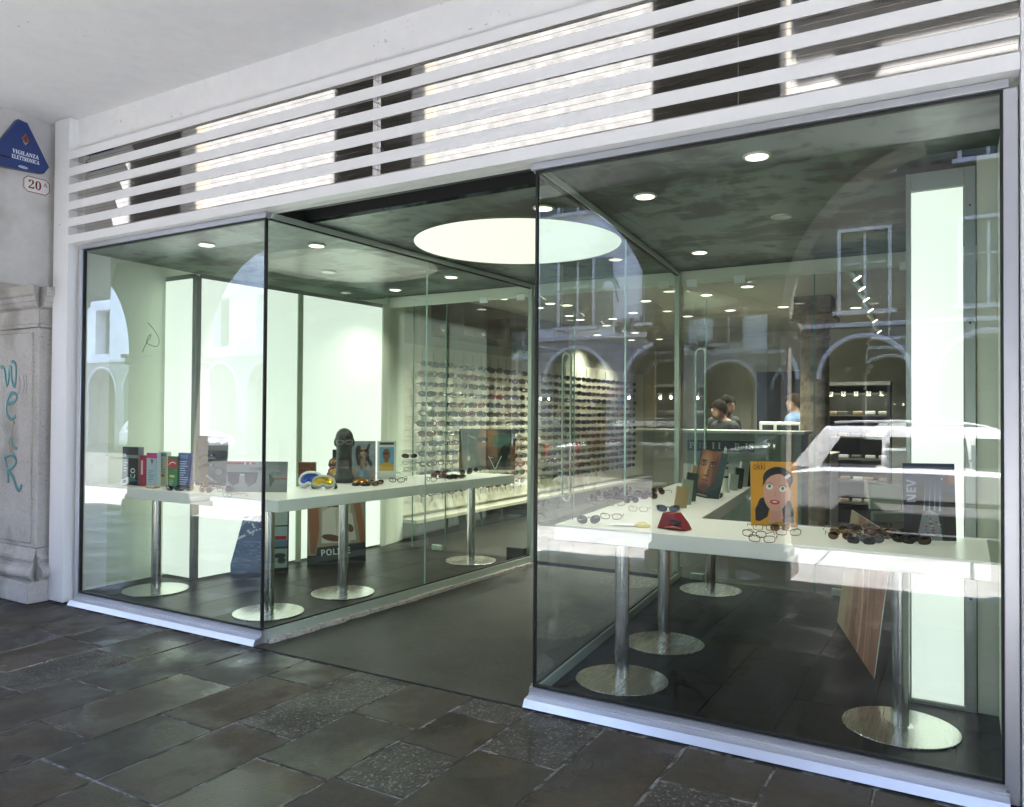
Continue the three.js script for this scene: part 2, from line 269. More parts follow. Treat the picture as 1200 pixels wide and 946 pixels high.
{ // roller shutter slot over the entrance
  const t = thing('shutter_slot', 'black roller shutter slot above the shop entrance', 'shutter slot');
  obj('housing', [span(XA, XB, CE + 0.02, CE + 0.34, -0.352, -0.342), span(XA, XB, CE + 0.33, CE + 0.345, -0.342, -0.07), span(XA, XA + 0.01, CE, CE + 0.33, -0.342, -0.07), span(XB - 0.01, XB, CE, CE + 0.33, -0.342, -0.07), span(XA, XB, CE, CE + 0.33, -0.068, -0.058)], blackM, t);
  obj('shutter_edge', [rspan(XA + 0.03, XB - 0.03, CE + 0.05, CE + 0.09, -0.24, -0.19, 0.01)], std([0.05, 0.05, 0.05], 0.4, { metalness: 0.6 }), t);
}
const pierM = mapped(tex(512, 1.6, (u, v) => { const a = fbm(u, v, 6, 241, 5), k = 0.10 + 0.10 * a; return mixc([k * 1.1, k, k * 0.85], [0.28, 0.26, 0.23], sstep(0.6, 0.75, fbm(u, v, 4, 245, 4)) * 0.5); }), 0.9, { bumpMap: grainT, bumpScale: 0.004 });
{ // arcade piers and arches on the street side
  const s = new THREE.Shape(); s.moveTo(-30, 0);
  const per = 4.26, c0 = -2.08, hw = 0.62, spring = 2.42;
  let xs = []; for (let c = c0 - per * 6; c < 12; c += per) xs.push(c);
  for (let i = 0; i < xs.length - 1; i++) {
    const a = xs[i] + hw, b = xs[i + 1] - hw, r = (b - a) / 2;
    if (a < -30) continue;
    s.lineTo(a, 0); s.lineTo(a, spring); s.absarc((a + b) / 2, spring, r, Math.PI, 0, true); s.lineTo(b, 0);
  }
  s.lineTo(12, 0); s.lineTo(12, ROOF + 0.02); s.lineTo(-30, ROOF + 0.02);
  struct('arcade_wall', [uvm(new THREE.ExtrudeGeometry(s, { depth: 0.5, bevelEnabled: false, curveSegments: 20 }).translate(0, 0, 3.8))], pierM);
  const proto = thing('arcade_pier_trim', 'moulded stone capital and base on an arcade pier', 'pier trim', [0, 0, 0], 0, 'arcade pier capitals');
  obj('capital', [rspan(-hw - 0.05, hw + 0.05, spring - 0.16, spring - 0.06, 3.75, 4.35, 0.02), rspan(-hw - 0.09, hw + 0.09, spring - 0.06, spring, 3.71, 4.39, 0.012)], pierM, proto);
  obj('base', [rspan(-hw - 0.06, hw + 0.06, 0, 0.18, 3.74, 4.36, 0.015), rspan(-hw - 0.03, hw + 0.03, 0.18, 0.26, 3.77, 4.33, 0.02)], pierM, proto);
  xs.filter(x => x > -16 && x < 4).forEach((x, i) => (i ? copy(proto) : proto).position.set(x, 0, 0));
}

// ---------------------------------------------------------------- left: pilaster, transverse arch, signs on it
{
  const t = thing('stone_pilaster', 'pale weathered stone pilaster with moulded cap, stepped base and green painted letters', 'pilaster', [-6.42, 0, 0]);
  const x0 = -0.95, x1 = 0.0;
  obj('shaft', [rspan(x0, x1, 0.42, 2.2, 0, 0.15, 0.012)], stoneM, t);
  obj('shaft_face', [rspan(x0, x1 - 0.07, 0.46, 2.16, 0.13, 0.168, 0.008)], stoneM, t);
  obj('plinth', [rspan(x0, x1 + 0.06, 0, 0.17, 0, 0.24, 0.012)], stoneM, t);
  const prof = (pts, name) => { // moulding run round the front and the right side
    const s = new THREE.Shape(); pts.forEach((p, i) => i ? s.lineTo(...p) : s.moveTo(...p));
    const g = new THREE.ExtrudeGeometry(s, { depth: 1.0, bevelEnabled: false }).rotateY(-Math.PI / 2).translate(0, 0, 0);
    const p = g.attributes.position; for (let i = 0; i < p.count; i++) { const out = p.getZ(i), along = p.getX(i); p.setX(i, along > -0.5 ? out - 0.15 : x0); } // mitred at the free corner
    const side = []; pts.forEach(q => side.push(q));
    const s2 = new THREE.Shape(); pts.forEach((q, i) => i ? s2.lineTo(q[0] - 0.15, q[1]) : s2.moveTo(q[0] - 0.15, q[1]));
    const g2 = new THREE.ExtrudeGeometry(s2, { depth: 0.149, bevelEnabled: false });
    g.computeVertexNormals(); return obj(name, [toCreasedNormals(uvm(g), 0.7), toCreasedNormals(uvm(g2), 0.7)], stoneM, t);
  };
  const arcp = (cx, cy, r, a0, a1, n) => Array.from({ length: n + 1 }, (_, i) => { const a = a0 + (a1 - a0) * i / n; return [cx + r * Math.cos(a), cy + r * Math.sin(a)]; });
  prof([[0.1, 0.17], [0.2, 0.17], ...arcp(0.2, 0.235, 0.05, -Math.PI / 2, Math.PI / 2, 8).map(p => [p[0], p[1]]), [0.2, 0.30], [0.185, 0.31], [0.185, 0.34], ...arcp(0.19, 0.40, 0.06, -Math.PI / 2, -Math.PI, 5).map(p => [p[0] + 0.03, p[1]]), [0.15, 0.42], [0.1, 0.42]], 'base_moulding');
  prof([[0.1, 2.2], [0.168, 2.2], [0.168, 2.225], [0.155, 2.235], [0.155, 2.345], [0.17, 2.355], ...arcp(0.175, 2.395, 0.04, -Math.PI / 2, 0, 5), [0.225, 2.40], [0.225, 2.44], ...arcp(0.215, 2.475, 0.035, -Math.PI / 2, 0, 4), [0.25, 2.52], [0.1, 2.52]], 'cap_moulding');
  // painted letters: strokes laid on the face of the shaft
  const paint = std([0.012, 0.16, 0.145], 0.45), ochre = std([0.45, 0.30, 0.08], 0.6);
  const P = (px, py) => { const p = onZ(px, py, 0.172); return V(p.x + 6.42, p.y, 0.171); };
  const stroke = (name, pts, m, r = 0.017) => { const c = new THREE.CatmullRomCurve3(pts.map(p => P(...p))), g = new THREE.TubeGeometry(c, 40, r, 6); const a = g.attributes.position; for (let i = 0; i < a.count; i++) a.setZ(i, 0.1702 + (a.getZ(i) - 0.171) * 0.12); g.computeVertexNormals(); return obj(name, g, m, t); };
  stroke('letter_stroke', [[0, 430], [4, 432], [6, 446], [8, 452], [10, 438], [12, 428], [13, 445], [16, 454], [18, 440], [17, 426], [13, 424]], paint);
  stroke('letter_stroke', [[7, 474], [17, 470], [19, 464], [13, 461], [8, 470], [7, 484], [12, 491], [18, 488]], paint);
  stroke('letter_stroke', [[13, 502], [11, 513], [9, 519], [13, 514], [14, 522], [20, 526]], paint, 0.014);
  stroke('letter_stroke', [[15, 494], [16, 497]], paint, 0.014);
  stroke('letter_stroke', [[5, 538], [8, 552], [9, 566]], paint, 0.018);
  stroke('letter_stroke', [[4, 536], [14, 533], [18, 541], [12, 549], [8, 551], [14, 558], [19, 572], [22, 575], [25, 568]], paint, 0.018);
  stroke('paint_smear', [[14, 493], [13, 505], [12, 520], [11, 530]], ochre, 0.012);
  for (const x of [22, 27, 30]) stroke('paint_smear', [[x, 440], [x + 1, 452], [x - 1, 462]], std([0.28, 0.26, 0.25], 0.7), 0.006);
}
{ // transverse arch springing from the pilaster across the arcade
  const s = new THREE.Shape(); s.moveTo(0.0, 2.52); s.lineTo(0.44, 2.52); s.absellipse(2.12, 2.5, 1.68, 1.30, Math.PI, 0, true); s.lineTo(3.8, 2.5); s.lineTo(3.8, ROOF); s.lineTo(0, ROOF);
  const g = new THREE.ExtrudeGeometry(s, { depth: 0.7, bevelEnabled: false, curveSegments: 32 }).rotateY(-Math.PI / 2).translate(-6.43, 0, 0.013);
  tag(obj('transverse_arch', toCreasedNormals(uvm(g), 0.5), wallM), 'grey plastered cross arch rising from the stone pilaster', 'arch');
}
const canvasTex = (w, h, draw) => { const c = document.createElement('canvas'); c.width = w; c.height = h; const x = c.getContext('2d'); draw(x, w, h); const t = new THREE.CanvasTexture(c); t.colorSpace = THREE.SRGBColorSpace; t.magFilter = THREE.LinearFilter; return t; };
{ // alarm box: three-cornered blue housing, text on the face
  const t = thing('alarm_box', 'blue triangular alarm housing with a white emblem and lettering high on the wall', 'alarm box');
  const X = -6.43, c = [[-14, 183], [-9, 186], [22, 141], [31, 145], [56, 196], [51, 202]].map(p => onX(p[0], p[1], X + 0.07)); c.splice(0, 2, onX(-12, 190, X + 0.07), onX(-13, 184, X + 0.07));
  const s = new THREE.Shape(); c.forEach((p, i) => i ? s.lineTo(p.z, p.y) : s.moveTo(p.z, p.y));
  const g = new THREE.ExtrudeGeometry(s, { depth: 0.06, bevelEnabled: true, bevelSize: 0.008, bevelThickness: 0.008, bevelSegments: 2 });
  g.applyMatrix4(new THREE.Matrix4().makeBasis(V(0, 0, 1), V(0, 1, 0), V(-1, 0, 0))); // shape x runs along world z
  g.translate(X + 0.07, 0, 0);
  const blueM = std([0.010, 0.034, 0.15], 0.35);
  obj('housing', toCreasedNormals(uvm(g), 0.5), blueM, t);
  const face = (name, px, py, w, h, cw, ch, draw) => { const p = onX(px, py, X + 0.079); return obj(name, [new THREE.PlaneGeometry(w, h).rotateY(Math.PI / 2).translate(X + 0.0792, p.y, p.z)], mapped(canvasTex(cw, ch, draw), 0.35), t); };
  const blue = x => { x.fillStyle = '#1a336b'; x.fillRect(0, 0, 512, 512); };
  face('printed_label', 30, 184, 0.215, 0.085, 256, 102, (x, w, h) => { blue(x); x.fillStyle = '#eef2f6'; x.font = 'bold 50px serif'; x.textAlign = 'center'; x.fillText('VIGILANZA', 128, 42, 236); x.fillText('ELETTRONICA', 128, 92, 248); });
  face('emblem', 30, 163, 0.075, 0.095, 96, 122, (x, w, h) => { blue(x); x.fillStyle = '#8c4a34'; x.beginPath(); x.moveTo(46, 2); x.lineTo(6, 70); x.lineTo(90, 84); x.fill(); x.fillStyle = '#5d2a20'; x.beginPath(); x.moveTo(50, 24); x.lineTo(28, 66); x.lineTo(66, 72); x.fill(); x.strokeStyle = '#c9a227'; x.lineWidth = 9; x.beginPath(); x.moveTo(24, 84); x.lineTo(46, 116); x.lineTo(66, 90); x.stroke(); });
  face('emblem', 27, 196, 0.08, 0.028, 96, 34, (x, w, h) => { blue(x); x.fillStyle = '#b7cbe2'; x.beginPath(); x.ellipse(48, 17, 44, 12, 0, 0, 7); x.fill(); x.fillStyle = '#2b4f94'; x.fillRect(18, 14, 60, 4); });
  obj('slot', [bx(0.003, 0.012, 0.10, X + 0.0795, 3.475, 0.47)], blackM, t);
}
{ // house number plate: enamel oval-cornered tile
  const X = -6.429, a = onX(28, 202, X), b = onX(57, 212, X), c = onX(28, 221, X), w = Math.abs(a.z - b.z) + 0.02, h = 0.135;
  const t = thing('house_number_plate', 'white enamel house number plate with a dark red border below the alarm box', 'number plate', [X, 3.33, (a.z + b.z) / 2], Math.PI / 2);
  const s = new THREE.Shape(), W2 = w / 2, H2 = h / 2, k = 0.03; s.moveTo(-W2 + k, -H2); s.lineTo(W2 - k, -H2); s.lineTo(W2, -H2 + k); s.lineTo(W2, H2 - k); s.lineTo(W2 - k, H2); s.lineTo(-W2 + k, H2); s.lineTo(-W2, H2 - k); s.lineTo(-W2, -H2 + k); s.closePath();
  const print = canvasTex(256, 160, (x, cw, ch) => { x.fillStyle = '#d9d5cf'; x.fillRect(0, 0, cw, ch); x.strokeStyle = '#7a2526'; x.lineWidth = 7; x.beginPath(); x.moveTo(44, 8); x.lineTo(212, 8); x.lineTo(248, 40); x.lineTo(248, 120); x.lineTo(212, 152); x.lineTo(44, 152); x.lineTo(8, 120); x.lineTo(8, 40); x.closePath(); x.stroke(); x.fillStyle = '#6f1f22'; x.font = 'bold 112px serif'; x.textAlign = 'center'; x.fillText('20', 110, 118); x.font = 'bold 50px serif'; x.fillText('A', 208, 74); });
  const g = new THREE.ExtrudeGeometry(s, { depth: 0.006, bevelEnabled: false }), p = g.attributes.position, uv = g.attributes.uv; for (let i = 0; i < p.count; i++) uv.setXY(i, p.getX(i) / w + 0.5, p.getY(i) / h + 0.5);
  obj('plate', g, mapped(print, 0.25), t);
}
// ---------------------------------------------------------------- white posts, slatted fascia, mirror
{
  const t = thing('corner_post', 'tall white painted post between the stone pilaster and the glass front', 'post', [-6.25, 0, 0]);
  obj('casing', [rspan(-0.105, 0.10, 0.012, ROOF - 0.004, -0.03, 0.085, 0.004)], paintM, t);
  obj('screw', [cyl(0.005, 0.005, 0.004, -0.02, 0, 0, 8).rotateX(Math.PI / 2).translate(0, 3.02, 0.086)], steelM, t);
  const t2 = thing('corner_post', 'tall white painted post closing the end of the wide display window', 'post', [0.42, 0, 0]);
  obj('casing', [rspan(-0.232, 0.2, 0.012, ROOF - 0.004, -0.03, 0.085, 0.004)], paintM, t2);
}
{
  const t = thing('slatted_fascia', 'white horizontal slats over a polished steel backing above the windows', 'fascia');
  for (let k = 0; k < 6; k++) { // white front strip on a polished steel channel
    const y = 2.848 + k * 0.1337, sl = obj('slat', [rspan(-6.13, 0.186, y, y + 0.066, 0.094, 0.1, 0.002)], paintM, t);
    obj('steel_channel', [rspan(-6.13, 0.186, y + 0.002, y + 0.064, 0.0185, 0.0935, 0.001)], k ? mirrorM : paintM, sl);
  }
  const mir = [-6.14, -3.05, -0.9, 0.186]; for (let i = 0; i < 3; i++) obj('mirror_panel', [span(mir[i] + 0.001, mir[i + 1] - 0.001, 2.87, 3.57, 0.0135, 0.017)], mirrorM, t);
  for (const x of [-3.05]) for (let k = 0; k < 5; k++) obj('bracket', [span(x - 0.003, x + 0.003, 2.9145 + k * 0.1337, 2.981 + k * 0.1337, 0.018, 0.05)], aluM, t);
}
// ---------------------------------------------------------------- display windows
function frontWindow(label, x0, x1, jambLeft, jambRight) {
  const t = thing('display_window', label, 'window');
  const s = new THREE.Shape(); [[0.022, 0.0], [0.094, 0.006], [0.074, 0.043], [0.03, 0.05], [0.03, 0.057], [0.022, 0.06], [0.022, 0.088], [-0.03, 0.088], [-0.03, 0.0]].forEach((p, i) => i ? s.lineTo(p[0], p[1]) : s.moveTo(p[0], p[1]));
  const g = new THREE.ExtrudeGeometry(s, { depth: x1 - x0 + 0.03, bevelEnabled: false });
  g.applyMatrix4(new THREE.Matrix4().makeBasis(V(0, 0, 1), V(0, 1, 0), V(-1, 0, 0))); g.translate(x1 + 0.015, 0, 0);
  obj('sill', uvm(g), aluM, t);
  obj('top_rail', [rspan(x0 - 0.02, x1 + 0.02, Y1, CE - 0.005, -0.03, 0.03, 0.003)], aluM, t);
  if (jambLeft) obj('jamb', [rspan(x0 - 0.045, x0, 0.02, Y1 - 0.001, -0.03, 0.022, 0.003)], aluM, t);
  if (jambRight) obj('jamb', [rspan(x1, x1 + 0.05, 0.02, Y1 - 0.001, -0.03, 0.022, 0.003)], aluM, t);
  obj('gasket', [span(x0, x1, Y0 - 0.001, Y0 + 0.012, -0.012, 0.012), span(x0, x1, Y1 - 0.012, Y1 + 0.001, -0.012, 0.012), span(x0, x0 + 0.011, Y0 + 0.012, Y1 - 0.012, -0.012, 0.012), span(x1 - 0.011, x1, Y0 + 0.012, Y1 - 0.012, -0.012, 0.012)], rubberM, t);
  obj('pane', sheet([x0 + 0.011, 0], [x1 - 0.011, 0], Y0 + 0.012, Y1 - 0.012), glassM, t);
  return t;
}
frontWindow('narrower front display window showing lens solution boxes and grey posters', XL, XA - 0.002, true, false);
frontWindow('wide front display window mirroring the street, showing the orange poster', XB + 0.002, XR, false, true);
function returnWindow(label, a, b, joints, gm) {
  const t = thing('entrance_side_window', label, 'window');
  const at = f => [a[0] + (b[0] - a[0]) * f, a[1] + (b[1] - a[1]) * f];
  const d = at(0.006);
  obj('bottom_rail', bar(d, b, 0.03, Y0, 0.05, 0.003), greenAluM, t);
  obj('top_rail', bar(d, b, Y1, CE - 0.003, 0.05, 0.003), greenAluM, t);
  obj('end_post', bar(at(0.994), at(1.012), 0.03, CE - 0.003, 0.045, 0.004), greenAluM, t);
  obj('gasket', [bar(d, b, Y0, Y0 + 0.011, 0.022), bar(d, b, Y1 - 0.011, Y1, 0.022)], rubberM, t);
  const f = [0.004, ...joints, 0.994];
  for (let i = 0; i < f.length - 1; i++) obj('pane', sheet(at(f[i] + (i ? 0.001 : 0)), at(f[i + 1] - 0.001), Y0 + 0.011, Y1 - 0.011), gm, t);
  for (const j of joints) obj('pane_edge', bar(at(j - 0.0009), at(j + 0.0009), Y0 + 0.011, Y1 - 0.011, 0.012), std([0.35, 0.5, 0.42], 0.25), t);
  return t;
}
returnWindow('entrance side window beside the display of ski goggles and the black head', A0, A1, [0.5], thinGlassM);
returnWindow('entrance side window beside the red case and spread eyeglasses', B0, B1, [0.5], thinGlassM);
{ // glass wall at the back with the doors
  const t = thing('rear_glass_partition', 'rear glass wall behind the display tables with pale header and clamps', 'glass partition');
  const z = ZB - 0.05, seg = [-6.3, -5.35, -4.9, -3.84], seg2 = [-2.26, -1.1, 0.27];
  obj('header', [rspan(-6.34, 0.27, 2.735, CE - 0.004, z - 0.03, z + 0.03, 0.003)], creamM, t);
  for (const s of [seg, seg2]) for (let i = 0; i < s.length - 1; i++) obj('pane', sheet([s[i] + 0.003, z], [s[i + 1] - 0.003, z], FL + 0.006, 2.73), thinGlassM, t);
  for (const x of [-5.35, -4.9, -1.1]) obj('pane_edge', [span(x - 0.004, x + 0.004, FL + 0.006, 2.73, z - 0.006, z + 0.006)], edgeM, t);
  for (const x of [-4.4, -3.95, -2.15, -1.72, -0.4]) obj('clamp', [rspan(x - 0.05, x + 0.05, 2.70, 2.765, z + 0.031, z + 0.042, 0.004)], std([0.75, 0.78, 0.76], 0.35), t);
  for (const x of [-5.0, -2.1, -0.9]) obj('floor_clamp', [rspan(x - 0.06, x + 0.06, FL + 0.001, FL + 0.06, z + 0.004, z + 0.03, 0.004)], greenAluM, t);
  // both door leaves stand open into the room
  const leaf = (x, label) => {
    const d = thing('glass_door', label, 'door', [x, 0, ZB - 0.02]);
    obj('pane', sheet([0, -0.01], [0, -0.96], FL + 0.012, 2.725), thinGlassM, d);
    obj('pane_edge', [span(-0.006, 0.006, FL + 0.012, 2.725, -0.966, -0.96), span(-0.006, 0.006, FL + 0.012, 2.725, -0.01, -0.004)], std([0.30, 0.45, 0.38], 0.2), d);
    const hz = -0.77, w = 0.05, hp = [];
    for (let i = 0; i <= 8; i++) { const a = Math.PI * i / 8; hp.push([w * Math.cos(a), 2.15 + w * Math.sin(a), hz]); }
    for (let i = 0; i <= 8; i++) { const a = Math.PI * (1 + i / 8); hp.push([w * Math.cos(a), 0.62 + w * Math.sin(a), hz]); }
    const path = new THREE.CurvePath(), q = hp.map(p => V(...p)); for (let i = 0; i < q.length; i++) path.add(new THREE.LineCurve3(q[i], q[(i + 1) % q.length]));
    obj('pull_handle', [new THREE.TubeGeometry(path, 160, 0.013, 10, true)], std([0.55, 0.60, 0.57], 0.25, { metalness: 0.9 }), d);
    obj('hinge', [rspan(-0.03, 0.03, FL + 0.002, FL + 0.10, -0.10, -0.012, 0.004), rspan(-0.03, 0.03, 2.64, 2.728, -0.10, -0.012, 0.004)], greenAluM, d);
  };
  leaf(-2.30, 'open glass door leaf with a tall steel loop handle behind the cards'); leaf(-3.80, 'open glass door leaf with a tall steel loop handle near the eyeglass rack');
}

// ---------------------------------------------------------------- lamps
const downGlow = glow(1, 0.93, 0.74, 4.5), rimM = std([0.55, 0.56, 0.52], 0.35, { metalness: 0.5 });
function downlight(x, z, y, label, group, lit = true, r = 0.062, power = 5) {
  const t = thing('downlight', label, 'ceiling lamp', [x, y, z], 0, group);
  const rim = new THREE.TorusGeometry(r, 0.009, 8, 28).rotateX(Math.PI / 2).translate(0, -0.004, 0);
  obj('rim', rim, rimM, t);
  obj('lens', cyl(r * 0.86, r * 0.86, 0.012, 0, -0.007, 0, 24), lit ? downGlow : std([0.5, 0.52, 0.47], 0.3), t);
  if (lit) {
    const s = new THREE.SpotLight(lin(1, 0.965, 0.86), power / EXPOSURE, 0, Math.PI / 3, 0.7, 2);
    s.position.set(0, -0.02, 0); s.target.position.set(0, -1, 0); s.castShadow = true; s.shadow.radius = 2; t.add(s, s.target);
  }
  return t;
}
for (const [px, py] of [[242, 286], [371, 287], [529, 324], [401, 345]]) { const p = onY(px, py, CE); downlight(clamp(p.x, -5.25, 0), p.z, CE, 'lit round downlight in the dark ceiling over the goggles display', 'downlights over the left display'); }
for (const [px, py] of [[756, 229], [887, 182], [820, 295]]) { const p = onY(px, py, CE); downlight(p.x, p.z, CE, 'lit round downlight in the dark ceiling over the orange poster display', 'downlights over the right display'); }
{ const p = onY(916, 253, CE); downlight(p.x, p.z, CE, 'unlit round grille in the dark ceiling over the orange poster display', 'unlit ceiling grilles', false); const q = onY(385, 318, CE); downlight(q.x, q.z, CE, 'unlit round grille in the dark ceiling over the goggles display', 'unlit ceiling grilles', false); }
{ const p = onY(637, 243, CE); downlight(p.x, p.z, CE, 'lit round downlight beside the large round ceiling panel', undefined); }
{ // big round luminous panel over the entrance
  const t = thing('round_ceiling_light', 'large cream round luminous ceiling panel over the entrance', 'ceiling lamp', [-3.0, CE, -1.6]);
  obj('luminous_disc', cyl(0.80, 0.80, 0.008, 0, -0.002, 0, 72), glow(0.90, 0.96, 0.74, 0.84), t);
  obj('rim', new THREE.TorusGeometry(0.803, 0.004, 6, 72).rotateX(Math.PI / 2).translate(0, -0.005, 0), stuccoM, t);
  areaLight(lin(0.9, 1, 0.78), 0.9, 1.2, 1.2, [-3.0, CE - 0.012, -1.6], [-3.0, 0, -1.6]);
}
const panelGlow = glow(0.84, 0.96, 0.85, 0.78), postM = std([0.30, 0.34, 0.32], 0.35, { metalness: 0.7 });
{ // left light box: short end to the street, long side to the entrance
  const t = thing('light_box', 'tall white light box wall behind the lens boxes and the black head', 'light box');
  const c = [-5.90, -0.92], e = [-5.70, -3.22], at = f => [c[0] + (e[0] - c[0]) * f, c[1] + (e[1] - c[1]) * f];
  obj('light_panel', [span(-6.34, -5.94, FL + 0.02, 2.72, -0.945, -0.93)], panelGlow, t);
  const f = [0.02, 0.485, 0.515, 1.0];
  obj('light_panel', bar(at(f[0]), at(f[1]), FL + 0.02, 2.72, 0.012), panelGlow, t);
  obj('light_panel', bar(at(f[2]), at(f[3]), FL + 0.02, 2.72, 0.012), panelGlow, t);
  obj('corner_post', [rspan(-5.94, -5.885, FL, 2.74, -0.965, -0.91, 0.004)], postM, t);
  obj('divider', bar(at(0.487), at(0.513), FL, 2.74, 0.03), std([0.34, 0.42, 0.30], 0.5), t);
  obj('top_edge', [bar(at(0.02), at(1), 2.72, 2.76, 0.03), span(-6.34, -5.94, 2.72, 2.76, -0.95, -0.925)], postM, t);
  obj('end_post', bar(at(1.0), at(1.03), FL, 2.76, 0.05), creamM, t); obj('end_panel', bar([-5.695, -3.30], [-5.76, -3.69], FL, CE - 0.002, 0.03), creamM, t);
  for (const m of [0.25, 0.75]) { const p = at(m); areaLight(lin(0.80, 1, 0.80), 0.75, 1.05, 2.6, [p[0] + 0.015, 1.38, p[1]], [p[0] + 2, 1.38, p[1] + 0.17]); }
  areaLight(lin(0.80, 1, 0.80), 0.75, 0.38, 2.6, [-6.14, 1.38, -0.922], [-6.14, 1.38, 2]);
}
{ // right light box, facing the street
  const t = thing('light_box', 'tall slim light box with a grey metal frame at the end of the wide window', 'light box');
  const z = -0.96, x0 = -0.262, x1 = 0.045;
  obj('light_panel', [span(x0 + 0.02, x1 - 0.05, 0.055, 2.70, z - 0.02, z - 0.006)], panelGlow, t);
  obj('frame', [rspan(x0 - 0.005, x0 + 0.018, FL, 2.80, z - 0.06, z, 0.003), rspan(x1 - 0.045, x1 + 0.005, FL, 2.80, z - 0.06, z, 0.003), rspan(x0 + 0.018, x1 - 0.045, 2.705, 2.80, z - 0.05, z - 0.001, 0.003), rspan(x0 + 0.018, x1 - 0.045, FL, 0.05, z - 0.05, z - 0.001, 0.003)], postM, t);
  for (const y of [0.6, 1.3, 2.0, 2.6]) obj('rivet', [cyl(0.006, 0.006, 0.004, 0, 0, 0, 8).rotateX(Math.PI / 2).translate(x1 - 0.02, y, z + 0.001)], blackM, t);
  obj('side', [span(x0 + 0.0, x0 + 0.006, FL, 2.80, z - 1.2, z - 0.06), span(x1 - 0.006, x1, FL, 2.80, z - 1.2, z - 0.06)], creamM, t);
  areaLight(lin(0.80, 1, 0.80), 0.75, 0.2, 2.6, [-0.11, 1.38, z + 0.003], [-0.11, 1.38, 3]);
}
// ---------------------------------------------------------------- display tables
const TT = 0.92;
function table(label, frontShape, sideShape, legs) {
  const t = thing('display_table', label, 'table');
  const top = pts => { const s = new THREE.Shape(); pts.forEach((p, i) => i ? s.lineTo(p[0], -p[1]) : s.moveTo(p[0], -p[1])); return uvm(new THREE.ExtrudeGeometry(s, { depth: 0.077, bevelEnabled: true, bevelSize: 0.003, bevelThickness: 0.003, bevelSegments: 1 }).rotateX(-Math.PI / 2).translate(0, TT - 0.080, 0)); };
  obj('table_top', top(frontShape), tableM, t); obj('table_top', top(sideShape), tableM, t);
  for (const [x, z] of legs) {
    const l = obj('leg', [cyl(0.040, 0.040, TT - 0.083 - FL, 0, (TT - 0.083 - FL) / 2, 0, 28)], steelM, t); l.position.set(x, FL, z);
    const lp = [[0.0, 0.0], [0.255, 0.0], [0.258, 0.003], [0.256, 0.008], [0.06, 0.013], [0.045, 0.02], [0.04, 0.02]].map(p => new THREE.Vector2(...p));
    const d = obj('base_disc', new THREE.LatheGeometry(lp, 64), discM, l); d.position.y = 0.001;
    const uv = d.geometry.attributes.uv, p = d.geometry.attributes.position; for (let i = 0; i < uv.count; i++) uv.setXY(i, p.getX(i), p.getZ(i));
  }
}
table('white L-shaped display table with steel pedestal legs in the goggles window', [[-6.2, -0.185], [-4.06, -0.185], [-4.02, -0.86], [-6.2, -0.86]], [[-4.72, -0.865], [-4.02, -0.865], [-3.90, -3.12], [-4.60, -3.12]], [[-5.86, -0.53], [-4.49, -0.50], [-4.46, -1.27], [-4.34, -3.02]]);
table('white L-shaped display table with steel pedestal legs in the wide window', [[-1.935, -0.185], [0.09, -0.185], [0.09, -0.87], [-1.995, -0.87]], [[-2.0, -0.875], [-1.335, -0.875], [-1.57, -3.12], [-2.215, -3.12]], [[-1.667, -0.49], [-1.70, -1.29], [-1.88, -3.0], [-0.27, -0.56]]);

// ---------------------------------------------------------------- the room behind
{
  const lamps = [[828, 345], [876, 335], [856, 363], [918, 359], [938, 356], [806, 370], [938, 377], [972, 387], [928, 396], [868, 394], [497, 367], [533, 368], [555, 361], [592, 390], [556, 386], [521, 389], [665, 357], [645, 355], [680, 374], [718, 373], [742, 366], [757, 352], [605, 377], [1003, 360], [700, 392], [740, 398]];
  for (const [px, py] of lamps) { const p = onY(px, py, CE + 0.06); if (p.z > -12 && p.x > -5.6 && p.z < -3.5) downlight(p.x, p.z, CE + 0.06, 'small lit downlight in the beige ceiling of the room behind', 'downlights in the room behind', true, 0.07, 20); }
  // tilted track spots along the right
  for (let k = 0; k < 7; k++) { const p = onY(1000 + k * 5.5, 320 + k * 13, 2.8); if (p.z > -12) { const t = thing('track_spot', 'small tilted track spotlight hanging in the room behind', 'spotlight', [p.x, 2.8, p.z], 0, 'track spotlights in the room behind'); obj('can', [cyl(0.045, 0.03, 0.12, 0, 0, 0, 16).rotateZ(0.6)], rimM, t); obj('bulb', [cyl(0.038, 0.038, 0.006, 0, -0.062, 0, 16).rotateZ(0.6)], downGlow, t); obj('stem', [cyl(0.006, 0.006, 0.10, 0, 0.06, 0, 6)], rimM, t); } }
  tag(obj('ceiling_drop', [span(-5.8, -5.3, 2.50, CE + 0.055, -7.2, -4.3)], brownStuccoM), 'brown mottled stucco ceiling drop above the eyeglass rack', 'ceiling drop');
}
